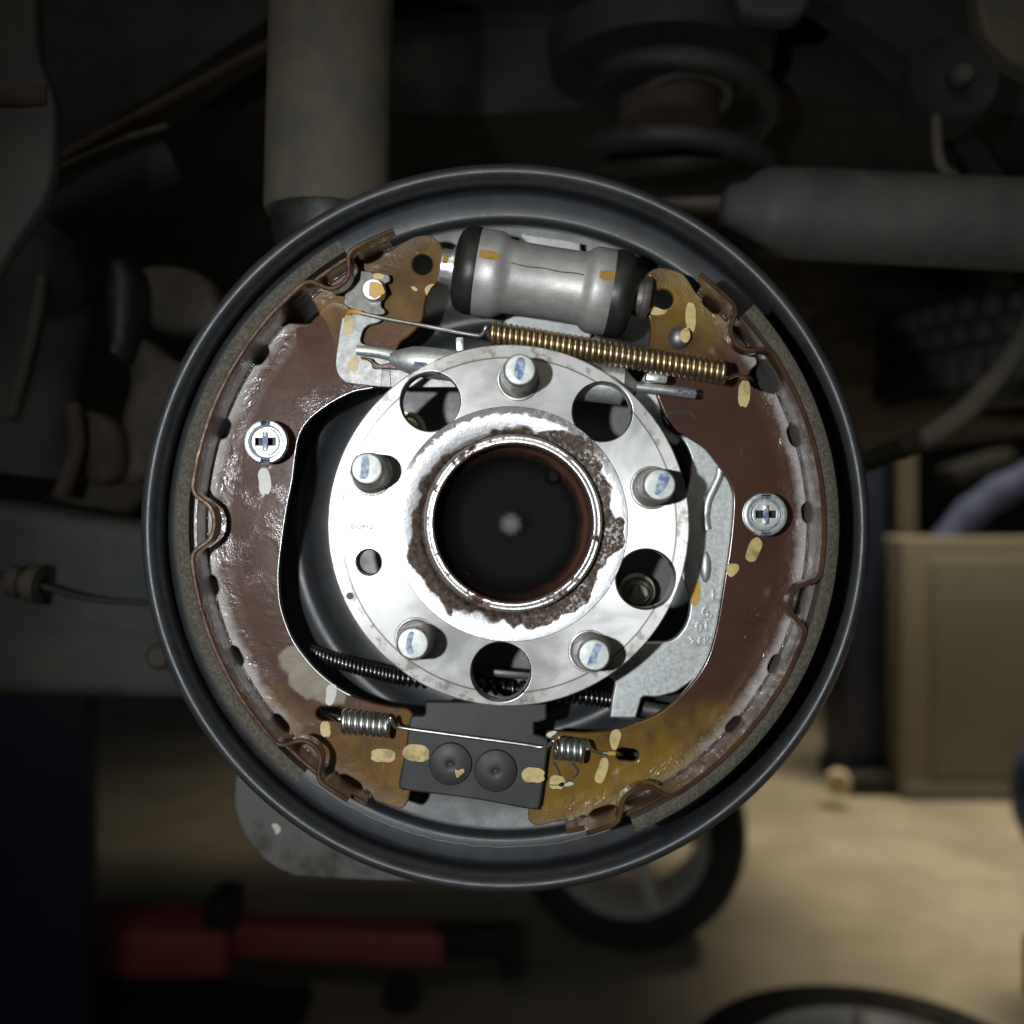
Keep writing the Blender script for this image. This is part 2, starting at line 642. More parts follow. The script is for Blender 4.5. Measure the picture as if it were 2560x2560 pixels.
# bolts that hold the bearing (seen through the hub holes)
for (x, y, rr) in [(1592, 1478, 52), (1020, 1075, 52)]:
    c = P(x, y, .060)
    bo = lathe("mounting_bolt", [(0, -.012), (.0035, -.012), (.0040, -.0116), (.0040, -.0065), (R(30, .05), -.0060), (R(36, .05), -.0045), (R(37, .05), 0),
                                 (R(46, .05), 0), (R(47, .05), .001), (R(47, .05), .003)], c, (0, 1, 0),
               pbr("brass_plated_nut", (.42, .38, .27), (.58, .55, .46), 150, metal=.9, rough=.32, rough2=.45), bp, seg=48)

# paint dabs helper
YW = .0300          # front face of the shoe webs


def dab(parent, pts, y, mat=None, n=5, name="paint_mark", th=.00022):
    return plate(name, [catmull(pts, n)], y - th, th, th * .42, mat or M_yellow, parent)


def rect(x0, y0, x1, y1, rot=0, k=.45):
    cx, cy, hx, hy = (x0 + x1) / 2, (y0 + y1) / 2, (x1 - x0) / 2, (y1 - y0) / 2
    pts = []
    for a, b in [(-1, -1 + k), (-1 + k, -1), (0, -1.03), (1 - k, -.98), (1, -1 + k), (1.05, 0), (1, 1 - k), (1 - k, 1.02), (0, .97), (-1 + k, 1), (-.97, 1 - k), (-1.03, 0)]:
        q = random.uniform(-.10, .10)
        u, v = hx * a * (1 + q), hy * b * (1 + random.uniform(-.04, .04))
        pts.append((cx + u * cos(rot) - v * sin(rot), cy + u * sin(rot) + v * cos(rot)))
    return pts


dab(anchor, rect(1010, 1862, 1073, 1903, .12), .0235)
dab(anchor, rect(1305, 1920, 1361, 1956, .05), .0235)
dab(anchor, [(1137, 1925), (1146, 1926), (1158, 1922), (1161, 1930), (1152, 1938), (1142, 1945)], .0203, n=4, th=.0003)
# wavy paint run along the ledge under the anchor
bm = bmesh.new()
run = []
for i in range(80):
    a = radians(232 + i * 1.0)
    rr = 800 + 4 * mnoise.noise(Vector((i * .45, 0, 0))) + 2.5 * mnoise.noise(Vector((i * 1.3, 5, 0)))
    q = P(1264 + rr * cos(a), 1319 - rr * sin(a), .0577)
    run.append(q)
tube_bm(bm, run, .00055, 6, True, .5)
link("paint_run", finish(bm, "paint_run", 60), M_plate, bp)

# ================================================================== BRAKE SHOES
YF, YT, YB = .0100, .0175, .0540    # front of rim, behind the nibs, back of rim
RI = R(752, YW)                     # inside radius of shoe rim (metres)
RT = .0021                          # rim thickness


def arc_pt(deg, r, y):
    a = radians(deg)
    return Vector((C0.x + r * cos(a), y, C0.z + r * sin(a)))


NIB = [(0, 1), (.10, .995), (.2, .97), (.3, .93), (.4, .87), (.48, .79), (.57, .65), (.64, .49), (.70, .33), (.76, .19), (.82, .10), (.89, .04), (.95, .01), (1.01, 0)]


def nib(u):
    for (a, fa), (b, fb) in zip(NIB, NIB[1:]):
        if u <= b:
            return fa + (fb - fa) * (u - a) / (b - a)
    return 0


def bumpf(a, bumps):
    s = 0
    for c, h in bumps:
        u = abs(a - c) / h
        if u < 1:
            s = max(s, nib(u))
    return s


def sheet(name, a0, a1, ystack, rfun, thick, mat, parent, step=.25):
    """curved strip: inner surface radius rfun(a,y), thickness outwards"""
    bm = bmesh.new()
    n = int(abs(a1 - a0) / step) + 1
    rows = []
    for i in range(n + 1):
        a = a0 + (a1 - a0) * i / n
        ring = []
        da = .05
        for y, inner in [(y, 0) for y in ystack] + [(y, 1) for y in reversed(ystack)] + [(ystack[0] - .0006, .75), (ystack[0] - .0006, .25)]:
            r = rfun(a, y)
            p = arc_pt(a, r, y)
            if inner:
                # offset along the local normal of the outline
                q = arc_pt(a + da, rfun(a + da, y), y) - arc_pt(a - da, rfun(a - da, y), y)
                nrm = Vector((q.z, 0, -q.x)).normalized()
                if nrm.dot(Vector((p.x - C0.x, 0, p.z - C0.z))) < 0:
                    nrm = -nrm
                p = p + nrm * thick * inner
            ring.append(bm.verts.new(p))
        rows.append(ring)
    m = len(rows[0])
    for A, B in zip(rows, rows[1:]):
        for k in range(m):
            bm.faces.new((A[k], A[(k + 1) % m], B[(k + 1) % m], B[k]))
    bm.faces.new(rows[0])
    bm.faces.new(rows[-1])
    # round the front edges a little
    me = finish(bm, name, 30)
    return link(name, me, mat, parent)


def brake_shoe(side, label, rim, lin, bumps, rim_back, pockets, notch, inner, holes, mat):
    sh = thing("brake_shoe", C0, label, "brake shoe", "pair of brake shoes")
    depth = R(60, YF)

    def rf(a, y):
        return RI - depth * bumpf(a, bumps)

    def rplain(a, y):
        return RI
    sheet("nib_strip", rim[0], rim[1], [YF, YF + .0012, YT - .0002], rf, RT, M_rim, sh)
    sheet("rim", rim_back[0], rim_back[1], [YT + .0001, YW, YB], rplain, RT, M_rimback, sh)
    sheet("brake_lining", lin[0], lin[1], [YF + .0012, YB - .001], lambda a, y: RI + RT + .0001, .0056, M_lining, sh, .25)
    # web outline
    arc = []
    a0, a1 = rim_back[0], rim_back[1]
    n = 420
    for i in range(n + 1):
        a = a0 + (a1 - a0) * i / n
        r = 751.0
        for (pc, ln, dp) in pockets:
            u = abs(a - pc) / ln
            if u < 1:
                r -= dp * (1 - u ** 4)
        if notch and notch[0] < a < notch[1]:
            continue
        arc.append((a, r))
    outer = []
    done = not notch
    for a, r in arc:
        if not done and a >= notch[1]:
            outer.extend(notch[2])
            done = True
        outer.append(polar(a, r))
    outline = outer + catmull(inner, 6, False)
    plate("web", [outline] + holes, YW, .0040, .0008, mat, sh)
    # weld bead fillets between web and rim
    bmw = bmesh.new()
    seg = []
    def flush():
        if len(seg) > 3:
            tube_bm(bmw, seg[:], [.0004 + .0004 * abs(mnoise.noise(p * 260)) for p in seg], 8)
        seg.clear()
    for i in range(0, 700):
        a = a0 + (a1 - a0) * i / 700
        bad = any(abs(a - pc) < ln * 1.05 for pc, ln, dp in pockets) or (notch and notch[0] - .4 < a < notch[1] + .4)
        if bad:
            flush()
        else:
            seg.append(arc_pt(a, RI - .0002, YW - .0001))
    flush()
    link("weld_seam", finish(bmw, "weld_seam", 60), M_weld, sh)
    return sh


M_weld = pbr("greasy_weld", (.020, .016, .013), (.09, .078, .068), 140, metal=.5, rough=.28, rough2=.42, bump=.6, bscale=500, bdist=.0009, coat=.9, coat_rough=.1)

# left shoe (angles run from top to bottom, counter-clockwise)
left_inner = [(928, 2000), (984, 2018), (1002, 2022), (1017, 2009), (1026, 1978), (1036, 1900), (1034, 1800), (1030, 1784), (1017, 1773), (980, 1768), (926, 1756), (868, 1734), (825, 1705),
              (781, 1665), (739, 1610), (717, 1563), (701, 1507), (697, 1435), (704, 1362), (717, 1272), (731, 1203), (739, 1138), (750, 1085),
              (775, 1047), (822, 1010), (883, 979), (934, 968), (975, 950), (985, 905), (998, 861), (1023, 840), (1044, 819), (1058, 793), (1062, 766), (1067, 741),
              (1075, 722), (1089, 710), (1101, 698), (1106, 674), (1111, 640), (1104, 614), (1085, 594), (1064, 587), (1035, 592), (1003, 608)]
shoe_l = brake_shoe(
    "l", "brown lacquered brake shoe on the left, speckled, with a pale bare patch low down", (111.0, 239.9), (120.6, 230.6),
    [(124.6, 5.6), (179.4, 6.9), (228.6, 5.8)], (112.5, 243.0),
    [(145.2, 2.2, 15), (161.0, 2.1, 16), (191.3, 2.1, 13), (205.6, 2.2, 13), (221.0, 2.3, 13), (238.6, 2.6, 12), (116.5, 2.0, 8)],
    (131.0, 138.2, [(786, 757), (797, 784), (789, 806), (760, 809), (722, 808)]),
    left_inner, [circ(1056, 661, 25), slot(807, 1784, 852, 1787, 17)], M_shoe_l)

right_inner = [(1723, 703), (1705, 683), (1669, 671), (1643, 670), (1620, 682), (1608, 710), (1606, 745), (1611, 774), (1624, 800), (1627, 830), (1624, 856), (1618, 900), (1630, 960), (1658, 1030), (1670, 1055),
               (1694, 1079), (1710, 1088), (1741, 1107), (1764, 1124), (1784, 1149), (1805, 1176), (1823, 1208), (1832, 1245), (1829, 1309), (1821, 1381), (1812, 1435), (1801, 1508), (1786, 1588),
               (1762, 1658), (1717, 1722), (1653, 1779), (1599, 1805), (1544, 1824), (1472, 1832), (1417, 1830), (1380, 1827), (1364, 1836), (1355, 1880), (1336, 1960), (1320, 2038), (1332, 2061), (1352, 2064), (1400, 2052)]
right_inner = right_inner[::-1]
# arc for the right shoe runs from bottom (-79) to top (51): keep the orientation consistent
shoe_r = brake_shoe(
    "r", "brown brake shoe on the right, golden ends, smooth dark middle", (-75.6, 52.6), (-67.2, 41.9),
    [(38.8, 6.0), (-14.4, 6.0), (-64.2, 6.6)], (-79.0, 51.0),
    [(17.5, 2.2, 13), (2.6, 2.0, 13), (-27.2, 2.0, 12), (-41.2, 2.0, 11), (47.3, 2.1, 10), (-71.5, 2.6, 10)],
    (26.8, 33.6, [(1936, 985), (1886, 970), (1873, 958), (1872, 940), (1876, 926), (1893, 910)]),
    [p for p in right_inner[::-1]], [circ(1659, 748, 25), slot(1556, 1886, 1582, 1889, 16)], M_shoe_r)

# thin bright tube along the inner edge of the left web
edge = catmull([p for p in left_inner if 818 < p[0] or p[1] < 1800][8:28], 5, False)
edge = [q for q in edge if q[0] < 940 and 960 < q[1] < 1740]
bm = bmesh.new()
run = []
for k, (x, y) in enumerate(edge):
    v = mnoise.noise(Vector((k * .35, 3.1, 0)))
    run.append(P(x - 2.2, y, YW + .00010 + .00010 * v))
tube_bm(bm, run, [.00030 + .00012 * mnoise.noise(Vector((k * .6, 0, 0))) for k in range(len(run))], 8)
link("bright_edge", finish(bm, "bright_edge", 60), M_zinc_bright, shoe_l)
# lacquer run on the left web
plate("lacquer_run", [catmull([(742, 822), (770, 815), (795, 790), (812, 800), (832, 850), (838, 890), (832, 935), (810, 955), (785, 950), (760, 915), (745, 870)], 6)],
      YW - .00012, .00012, .00005, pbr("thick_lacquer", (.062, .023, .013), (.085, .032, .017), 90, metal=.1, rough=.5, coat=.4, spec=.15), shoe_l)
dab(shoe_l, rect(646, 1171, 676, 1235, -.04), YW, M_pale)
dab(shoe_l, rect(929, 1873, 989, 1905, .03), YW)
dab(shoe_l, [(818, 1715), (838, 1712), (842, 1728), (836, 1752), (826, 1764), (814, 1757), (815, 1738)], YW, M_pale)
dab(shoe_l, rect(802, 1804, 826, 1842, -.1), YW)
dab(shoe_l, [(1062, 722), (1072, 712), (1086, 710), (1078, 719), (1070, 733), (1066, 738)], YW, M_yellow, 4)
dab(shoe_l, [(1027, 717), (1037, 717), (1045, 725), (1036, 727)], YW, M_yellow, 4)
dab(shoe_r, rect(1715, 757, 1740, 828, -.02), YW)
dab(shoe_r, rect(1846, 952, 1875, 1016, .10), YW)
dab(shoe_r, [(1894, 1343), (1906, 1360), (1898, 1383), (1888, 1402), (1872, 1404), (1864, 1394), (1868, 1376), (1878, 1352)], YW)
dab(shoe_r, [(1818, 1412), (1842, 1410), (1848, 1422), (1840, 1434), (1828, 1443), (1818, 1434)], YW)
dab(shoe_r, [(1533, 1826), (1545, 1824), (1553, 1836), (1548, 1856), (1540, 1874), (1530, 1872), (1524, 1850), (1526, 1836)], YW)
dab(shoe_r, [(1504, 1897), (1518, 1896), (1521, 1915), (1512, 1945), (1503, 1958), (1490, 1955), (1487, 1942), (1496, 1918)], YW)
dab(shoe_r, rect(1374, 1940, 1412, 1972, .05), YW)
dab(shoe_r, rect(1396, 1955, 1432, 1966, -.1), YW, M_pale)
dab(shoe_r, [(1620, 772), (1640, 768), (1660, 775), (1668, 772), (1662, 784), (1640, 788), (1626, 784)], YW, M_yellow)
plate("corner_glint", [catmull([(1364, 1842), (1372, 1832), (1385, 1827), (1393, 1830), (1384, 1838), (1371, 1847)], 4)], YW - .0003, .0003, .00012, M_zinc_bright, shoe_r)  # bright patch standing in for the reflection on the web corner
# black marker strokes on the right web
for st in ([(1660, 1035), (1690, 1030), (1712, 1028), (1728, 1031), (1738, 1044)], [(1384, 1905), (1394, 1922), (1401, 1940)],
           [(1430, 1906), (1442, 1920), (1444, 1932), (1432, 1944)], [(1372, 1962), (1400, 1962), (1430, 1950)]):
    pts = smooth3([P(x, y, YW - .0001) for x, y in st], 6)
    tube("marker_stroke", pts, .0006, M_black, shoe_r, None, 6, .25)
# rivets in the webs
c = P(1697, 845, YW)
lathe("pivot_rivet", [(0, -.0046), (.0022, -.0043), (.0039, -.0032), (.0050, -.0012), (R(29, YW), 0), (R(29, YW), .001)], c, (0, 1, 0), M_lever, shoe_r, seg=40)
plate("paint_mark", [catmull([(1703, 828), (1718, 818), (1726, 834), (1724, 850), (1712, 857), (1700, 845)], 4)], YW - .0046, .0012, .0003, M_yellow, shoe_r)
# stamped characters on the webs
me = text_mesh("stamp", "0-60", 619, 1411, YW, 22, radians(-80), .0005)
link("stamped_code", me, M_shoe_l, shoe_l)
me = text_mesh("stamp", "C", 1873, 1598, YW, 26, radians(-10), .0005)
link("stamped_code", me, M_shoe_r, shoe_r)
st = [[(1852, 1549), (1884, 1562), (1893, 1548), (1912, 1554), (1917, 1538)], [(1864, 1522), (1873, 1534)], [(1884, 1526), (1898, 1518), (1904, 1530), (1892, 1540)]]
bm = bmesh.new()
for s_ in st:
    tube_bm(bm, [P(x, y, YW) for x, y in s_], .00035, 6)
link("stamped_code", finish(bm, "stamp"), M_shoe_r, shoe_r)

# ================================================================== WHEEL HUB
hub = thing("wheel_hub", HUBC, "bright turned steel wheel hub with five studs in the middle of the brake", "wheel hub")
holes = [circ(1076, 1003.6, 74, 64), circ(1506, 1030, 74, 64), circ(1614.5, 1448, 74, 64), circ(1252.5, 1680, 74, 64), circ(922, 1406, 31, 40)]
plate("flange", [circ(1271.5, 1313.5, 452.5, 256)] + [circ(1276, 1310, 280, 160)] + holes, 0, .0105, .0006, M_hub, hub)
cb = P(1276, 1310, 0)
lathe("centre_boss", [(R(295.4, 0), .004), (R(295.4, 0), .0012), (R(294.5, 0), -.0001), (R(293, 0), -.0004), (R(235, 0), -.0004), (R(228, 0), .0003), (R(222, 0), .0016), (R(215, 0), .0016)],
      cb, (0, 1, 0), M_boss, hub, seg=160)
cl = P(1283, 1308, -.006)
lathe("pilot_lip", [(R(216, 0), .0078), (R(217, -.003), .003), (R(222, -.005), .0008), (R(220.5, -.006), .0002), (R(217, -.006), -.0001), (R(214, -.006), .0005), (R(212, -.006), .0002), (R(208, -.006), -.0001), (R(203, -.006), .0000), (R(200, -.006), .0006), (R(198, -.006), .0018)],
      cl, (0, 1, 0), M_lip, hub, seg=160)
def dish_mat():
    t = NT("bore_black_with_rust_edge")
    r = t.rad()
    n = t.noise(160, 4, .6)
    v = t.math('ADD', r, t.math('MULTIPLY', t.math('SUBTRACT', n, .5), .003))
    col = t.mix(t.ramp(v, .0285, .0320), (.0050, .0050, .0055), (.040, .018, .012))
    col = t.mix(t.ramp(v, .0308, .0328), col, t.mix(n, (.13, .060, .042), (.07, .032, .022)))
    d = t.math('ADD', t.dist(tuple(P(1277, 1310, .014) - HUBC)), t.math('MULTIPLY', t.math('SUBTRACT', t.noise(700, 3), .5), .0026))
    col = t.mix(t.ramp(d, .0006, .0062, .9, 0), col, (.15, .15, .15))  # soft round reflection painted into the colour of the centre
    return t.out(col, 0.0, .65, t.bump(t.noise(500, 3), .12, .0003), spec=.06)


prof = [(R(198, -.006), .0016), (R(196, -.006), .004), (R(192.5, -.004), .008)]
for k in range(1, 15):
    q = k / 14
    prof.append((R(192.5, 0) - (R(192.5, 0) - R(120, .014)) * q ** 1.6, .008 + .012 * sin(q * pi / 2)))
prof += [(R(60, .014), .0203), (.0080, .0203), (.0060, .0200), (.0040, .0195), (.002, .0191), (0, .0190)]
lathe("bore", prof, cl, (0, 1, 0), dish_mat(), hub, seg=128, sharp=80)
for (x, y) in [(1384, 1190), (1162, 1442)]:
    lathe("cap_nub", [(0, -.005), (.0022, -.0044), (.0036, -.0022), (.0042, .002)], P(x, y, .0135), (0, 1, 0), M_cap, hub, seg=24)
for (x, y) in [(1379, 1039), (1166, 1584)]:
    a = circ(x, y, 25, 40)
    bm = bmesh.new()
    cc = (1276, 1310)
    pts = [P(px, py, 0) for px, py in a]
    side = [(hypot(px - cc[0], py - cc[1]) < 291) for px, py in a]
    k0 = next(i for i in range(40) if side[i] and not side[i - 1])
    seq = []
    i = k0
    while side[i % 40]:
        q = pts[i % 40].copy()
        q.y = .0002
        seq.append(q)
        i += 1
    tube_bm(bm, seq, .00022, 6)
    link("key_notch", finish(bm, "key_notch"), M_black_deep, hub)

studs = [((1296, 949), (1300, 924)), ((930, 1186), (917, 1171)), ((1629, 1219), (1650, 1212)), ((1040, 1597), (1032, 1609)), ((1474, 1628), (1486, 1638))]
blue_strokes = [[(-4, -28), (6, -30), (8, -10), (4, 20), (-2, 26), (-10, 12), (-8, -8)], [(-8, -26), (2, -30), (4, 0), (0, 24), (-12, 26), (-10, 4)], [(0, -26), (16, -28), (14, -6), (4, 18), (-8, 24), (-6, 2)],
                [(-6, -28), (2, -26), (-2, 0), (2, 22), (-8, 26), (-12, 4)], [(2, -28), (14, -24), (6, -4), (2, 20), (-12, 26), (-8, 4)]]
for (b, t_), bs in zip(studs, blue_strokes):
    Lx = .027
    p0 = P(b[0], b[1], 0)
    p1 = P(t_[0], t_[1], -Lx)
    ax = (p1 - p0)
    L = ax.length
    r0 = R(46, 0)
    r1 = R(39, -Lx)
    prof = [(R(54, 0), -.003), (R(54, 0), .0005), (R(52.5, 0), .0011), (R(49, 0), .0012), (r0, .0018)]
    h = .0018
    for k in range(10):
        q = r0 * (1 - .004 * k)
        prof += [(q, h + .0004), (q * .945, h + .0008), (q * .945, h + .0009), (q, h + .00125)]
        h += .00125
    prof += [(r0 * .955, L * .60), (r1 * 1.10, L * .80), (r1 * 1.08, L * .90), (r1 * 1.04, L * .955), (r1 * .985, L * .985)]
    s_o = lathe("wheel_stud", prof + [(r1 * .93, L * .992), (r1 * .90, L * .992)], p0, ax, M_stud, hub, seg=56)
    bm = bmesh.new()
    lathe_bm(bm, [(r1 * .92, L * .990), (r1 * .91, L * .998), (r1 * .86, L), (0, L)], p0, ax, 48)
    link("stud_tip", finish(bm, "stud_tip"), M_stud_tip, s_o)
    nrm = ax.normalized()
    U = (Vector((1, 0, 0)) - nrm * nrm.x).normalized()
    V = nrm.cross(U)
    if V.z < 0:
        V = -V
    bm = bmesh.new()
    vs = []
    c = p0 + ax + nrm * .00012
    for x, y in catmull(bs, 4):
        vs.append(bm.verts.new(c + (U * x * 1.5 - V * y) * (1 / K * (D - Lx) / D)))
    f = bm.faces.new(vs)
    ex = bmesh.ops.extrude_face_region(bm, geom=[f])
    for v in [g for g in ex['geom'] if isinstance(g, bmesh.types.BMVert)]:
        v.co -= nrm * .0001
    link("paint_mark", finish(bm, "blue_mark", 0), M_blue, s_o)
# ink on the flange
tube("ink_mark", smooth3([P(x, y, 0) for x, y in [(978, 1022), (1000, 1052), (997, 1072), (945, 1078), (970, 1086), (1006, 1100)]], 6), .0009, M_bluefaint, hub, None, 6, .12)
me = text_mesh("code", "E104+2", 905, 1317, 0, 13, 0, .0001)
link("printed_code", me, M_black_deep, hub)
lathe("drilled_dimple", [(0, -.0001), (R(9, 0), -.0001), (R(9, 0), .0002)], P(875, 1490, 0), (0, 1, 0), M_black_deep, hub, seg=24)

# ================================================================== WHEEL CYLINDER
YC = .030
pa = P(1115, 667, YC)
pb = P(1600, 744, YC)
ax = (pb - pa)
Lc = ax.length
axn = ax.normalized()


def sx(px):      # distance along the cylinder axis for photo x
    return (px - 1115) / (1600 - 1115) * Lc


wc = thing("wheel_cylinder", (pa + pb) / 2, "cast aluminium wheel cylinder between the tops of the two shoes", "brake cylinder")
rc = .0192
rw = .0163
body_prof = [(.012, sx(1190)), (rc * .97, sx(1190)), (rc, sx(1194)), (rc * 1.0, sx(1234)), (rc * .985, sx(1246)), (rc * .93, sx(1257)), (rw * 1.02, sx(1266)), (rw * .985, sx(1280)), (rw * .975, sx(1360)), (rw * .98, sx(1450)), (rw * 1.03, sx(1460)),
             (rc * .94, sx(1468)), (rc * .985, sx(1477)), (rc, sx(1486)), (rc, sx(1522)), (rc * .97, sx(1527)), (.012, sx(1527))]
lathe("casting", body_prof, pa, ax, M_alu, wc, seg=96, sharp=45)
for (xs, lab) in [([1199, 1186, 1170, 1155, 1145, 1139, 1137], 0), ([1524, 1540, 1555, 1567, 1575, 1580, 1582], 1)]:
    rr = [rc * .985, rc * 1.015, rc * 1.0, rc * .95, rc * .86, rc * .70, rc * .48]
    lathe("dust_boot", [(r, sx(x)) for r, x in zip(rr, xs)], pa, ax, M_rubber, wc, seg=80, sharp=60)
p_l = lathe("piston", [(0, sx(1102)), (.0072, sx(1102)), (.0078, sx(1106)), (.0078, sx(1128)), (.0092, sx(1129)), (.0094, sx(1140)), (.006, sx(1142))], pa, ax, M_zinc_bright, wc, seg=48)
lathe("piston", [(0, sx(1622)), (.0092, sx(1622)), (.0098, sx(1617)), (.0098, sx(1604)), (.0082, sx(1602)), (.0080, sx(1580)), (.006, sx(1578))], pa, ax, M_steel_dull, wc, seg=48)
# parting line of the casting and paint
front = Vector((0, -1, 0))
side = axn.cross(front).normalized()


def on_cyl(px, ang, r):
    c = pa + axn * sx(px)
    a = radians(ang)
    return c + (front * cos(a) + side * sin(a)) * r


sgn = 1 if on_cyl(1300, 30, .02).z > on_cyl(1300, -30, .02).z else -1
tube("parting_line", [on_cyl(x, sgn * (8 + .8 * sin(x * .08)), rw * .982) for x in range(1268, 1456, 4)], .0003, M_steel_dull, wc, None, 6)


def cyl_dab(name, x0, x1, a0, a1, r, mat, parent):
    bm = bmesh.new()
    nx, na = 6, 8
    g = [[bm.verts.new(on_cyl(x0 + (x1 - x0) * i / nx, sgn * (a0 + (a1 - a0) * j / na), r)) for j in range(na + 1)] for i in range(nx + 1)]
    fs = []
    for i in range(nx):
        for j in range(na):
            if (i in (0, nx - 1)) and (j in (0, na - 1)):
                continue
            fs.append(bm.faces.new((g[i][j], g[i + 1][j], g[i + 1][j + 1], g[i][j + 1])))
    bmesh.ops.solidify(bm, geom=fs, thickness=.0001)
    for v in [v for v in bm.verts if not v.link_faces]:
        bm.verts.remove(v)
    return link(name, finish(bm, name), mat, parent)


cyl_dab("paint_mark", 1199, 1247, 5, 17, rc * 1.006, M_orange, wc)
cyl_dab("paint_mark", 1488, 1524, 2, 15, rc * 1.006, M_orange, wc)
cyl_dab("paint_mark", 1108, 1122, -2, 30, .0079, M_orange, p_l)
plate("mounting_gasket", [catmull([(1300, 590), (1330, 587), (1440, 604), (1452, 620), (1462, 720), (1478, 836), (1462, 846), (1440, 848), (1275, 818), (1262, 800), (1280, 700)], 5)],
      .055, .012, .001, pbr("pale_gasket", (.42, .44, .45), (.55, .56, .56), 120, rough=.5, rough2=.6, metal=.3), wc)

# ================================================================== SPRINGS


def coil(bm, p0, p1, turns, rad, wire, seg=8, per=18, phase=0.0, bend=None, taper=None):
    d = p1 - p0
    a = d.normalized()
    u = (Vector((0, -1, 0)) - a * a.dot(Vector((0, -1, 0)))).normalized()
    v = a.cross(u)
    pts = []
    n = int(turns * per)
    for i in range(n + 1):
        t = i / n
        th = 2 * pi * turns * t + phase
        c = p0 + d * t
        if bend:
            c = bend(t)
        r = rad if not taper else rad * taper(t)
        pts.append(c + (u * cos(th) + v * sin(th)) * r)
    tube_bm(bm, pts, wire, seg)
    return pts


YS = .009
us = thing("return_spring", P(1515, 881, YS), "long bronze coil return spring stretched across the top under the wheel cylinder", "spring")
bm = bmesh.new()
cp = coil(bm, P(1224, 832, YS), P(1811, 932, YS), 40, R(24.5, YS), R(6.9, YS), 10, 24, pi * .9)
link("coil", finish(bm, "coil", 60), M_bronze, us)
tube("hook_wire", smooth3([P(872, 786, .026), P(876, 779, .0225), P(890, 780, .0205), P(960, 796, .018), P(1080, 818, .013), P(1185, 838, .0085), P(1206, 834, .007), P(1216, 818, .006), cp[0]], 8), R(5.2, .015), M_wire, us, None, 10)
tube("end_hook", smooth3([cp[-1], P(1819, 945, .012), P(1826, 943, .018), P(1840, 938, .024), P(1858, 940, .027), P(1874, 946, .032), P(1878, 950, .038)], 8), R(4.8, .02), M_bronze, us, None, 10)
tube("paint_mark", smooth3([P(871, 785, .0262), P(876, 779, .0223), P(890, 779.5, .0203), P(904, 783, .0199)], 6), R(6.3, .02), M_orange, us, None, 10)

YS2 = .022
ls = thing("return_spring", P(1160, 1840, YS2), "steel lower return spring, two short coils joined by a straight wire over the anchor plate", "spring")
bm = bmesh.new()
c1 = coil(bm, P(855, 1803, YS2), P(971, 1817, YS2), 7.75, R(24, YS2), R(7.4, YS2), 10, 24, pi)
link("coil", finish(bm, "coil", 60), M_wire, ls)
bm = bmesh.new()
c2 = coil(bm, P(1389, 1870, YS2), P(1465, 1880, YS2), 4.9, R(24, YS2), R(7.4, YS2), 10, 24, 0)
link("coil", finish(bm, "coil", 60), M_wire, ls)
tube("straight_wire", smooth3([c1[-1], P(975, 1795, .017), P(984, 1812, .018), P(1000, 1819, .0195), P(1100, 1833, .020), P(1300, 1860, .020), P(1350, 1868, .020), P(1372, 1864, .018), P(1384, 1852, .0165), c2[0]], 8), R(5, YS2), M_wire, ls, None, 10)
tube("end_hook", smooth3([c1[0], P(846, 1797, .026), P(830, 1790, .029), P(812, 1784, .033), P(800, 1783, .040)], 8), R(8.5, .03), M_wire_dark, ls, None, 12)
tube("end_hook", smooth3([c2[-1], P(1473, 1868, .021), P(1484, 1879, .0245), P(1500, 1883, .027), P(1530, 1884, .0275), P(1546, 1884, .029), P(1556, 1885, .036)], 8), R(4.8, .025), M_wire, ls, None, 10)
tube("paint_mark", [P(1520, 1883.6, .0272), P(1537, 1884, .0278)], R(5.8, .026), M_orange, ls, None, 10)

cs = thing("cable_spring", P(1160, 1700, .052), "dark coil spring of the parking brake cable running behind the bottom of the hub", "spring")
path = smooth3([P(776, 1626, .054), P(850, 1655, .053), P(940, 1680, .052), P(1040, 1699, .051), P(1260, 1720, .050), P(1450, 1741, .048), P(1545, 1752, .047)], 20)


def bend(t):
    x = t * (len(path) - 1)
    i = min(int(x), len(path) - 2)
    return path[i].lerp(path[i + 1], x - i)


bm = bmesh.new()
coil(bm, path[0], path[-1], 54, R(15, .05), R(4.6, .05), 8, 16, 0, bend, lambda t: .72 + .28 * min(1, t * 6) + .18 * t)
link("coil", finish(bm, "coil", 60), M_wire_dark, cs)
tube("cable_core", path[::4], R(7, .05), M_black_deep, cs, None, 10)

# ================================================================== PARKING LEVER
YL = .0345
pl = thing("parking_brake_lever", P(1745, 1400, YL), "pale zinc plated parking brake lever between the hub and the right shoe", "brake lever")
lev = [(1694, 1088), (1750, 1100), (1806, 1140), (1850, 1220), (1856, 1300), (1840, 1440), (1818, 1560), (1775, 1660), (1702, 1723), (1671, 1736), (1640, 1743), (1612, 1742), (1604, 1747, 'c'),
       (1590, 1796, 'c'), (1525, 1795, 'c'), (1531, 1746), (1537, 1710), (1528, 1695), (1490, 1680, 'c'), (1500, 1610, 'c'), (1630, 1604), (1674, 1602), (1703, 1580), (1721, 1544), (1725, 1500), (1714, 1464), (1700, 1430), (1690, 1380), (1690, 1290),
       (1712, 1250), (1725, 1205), (1729, 1165), (1727, 1140), (1713, 1109)]
plate("lever_arm", [catmull(lev, 6)], YL, .0042, .0008, M_zinc, pl)
plate("upper_arm", [catmull([(1612, 936, 'c'), (1668, 943, 'c'), (1664, 1018), (1656, 1036), (1664, 1066), (1700, 1092), (1680, 1110), (1600, 1020), (1590, 980)], 5)], YL + .0002, .0038, .0006, M_zinc, pl)
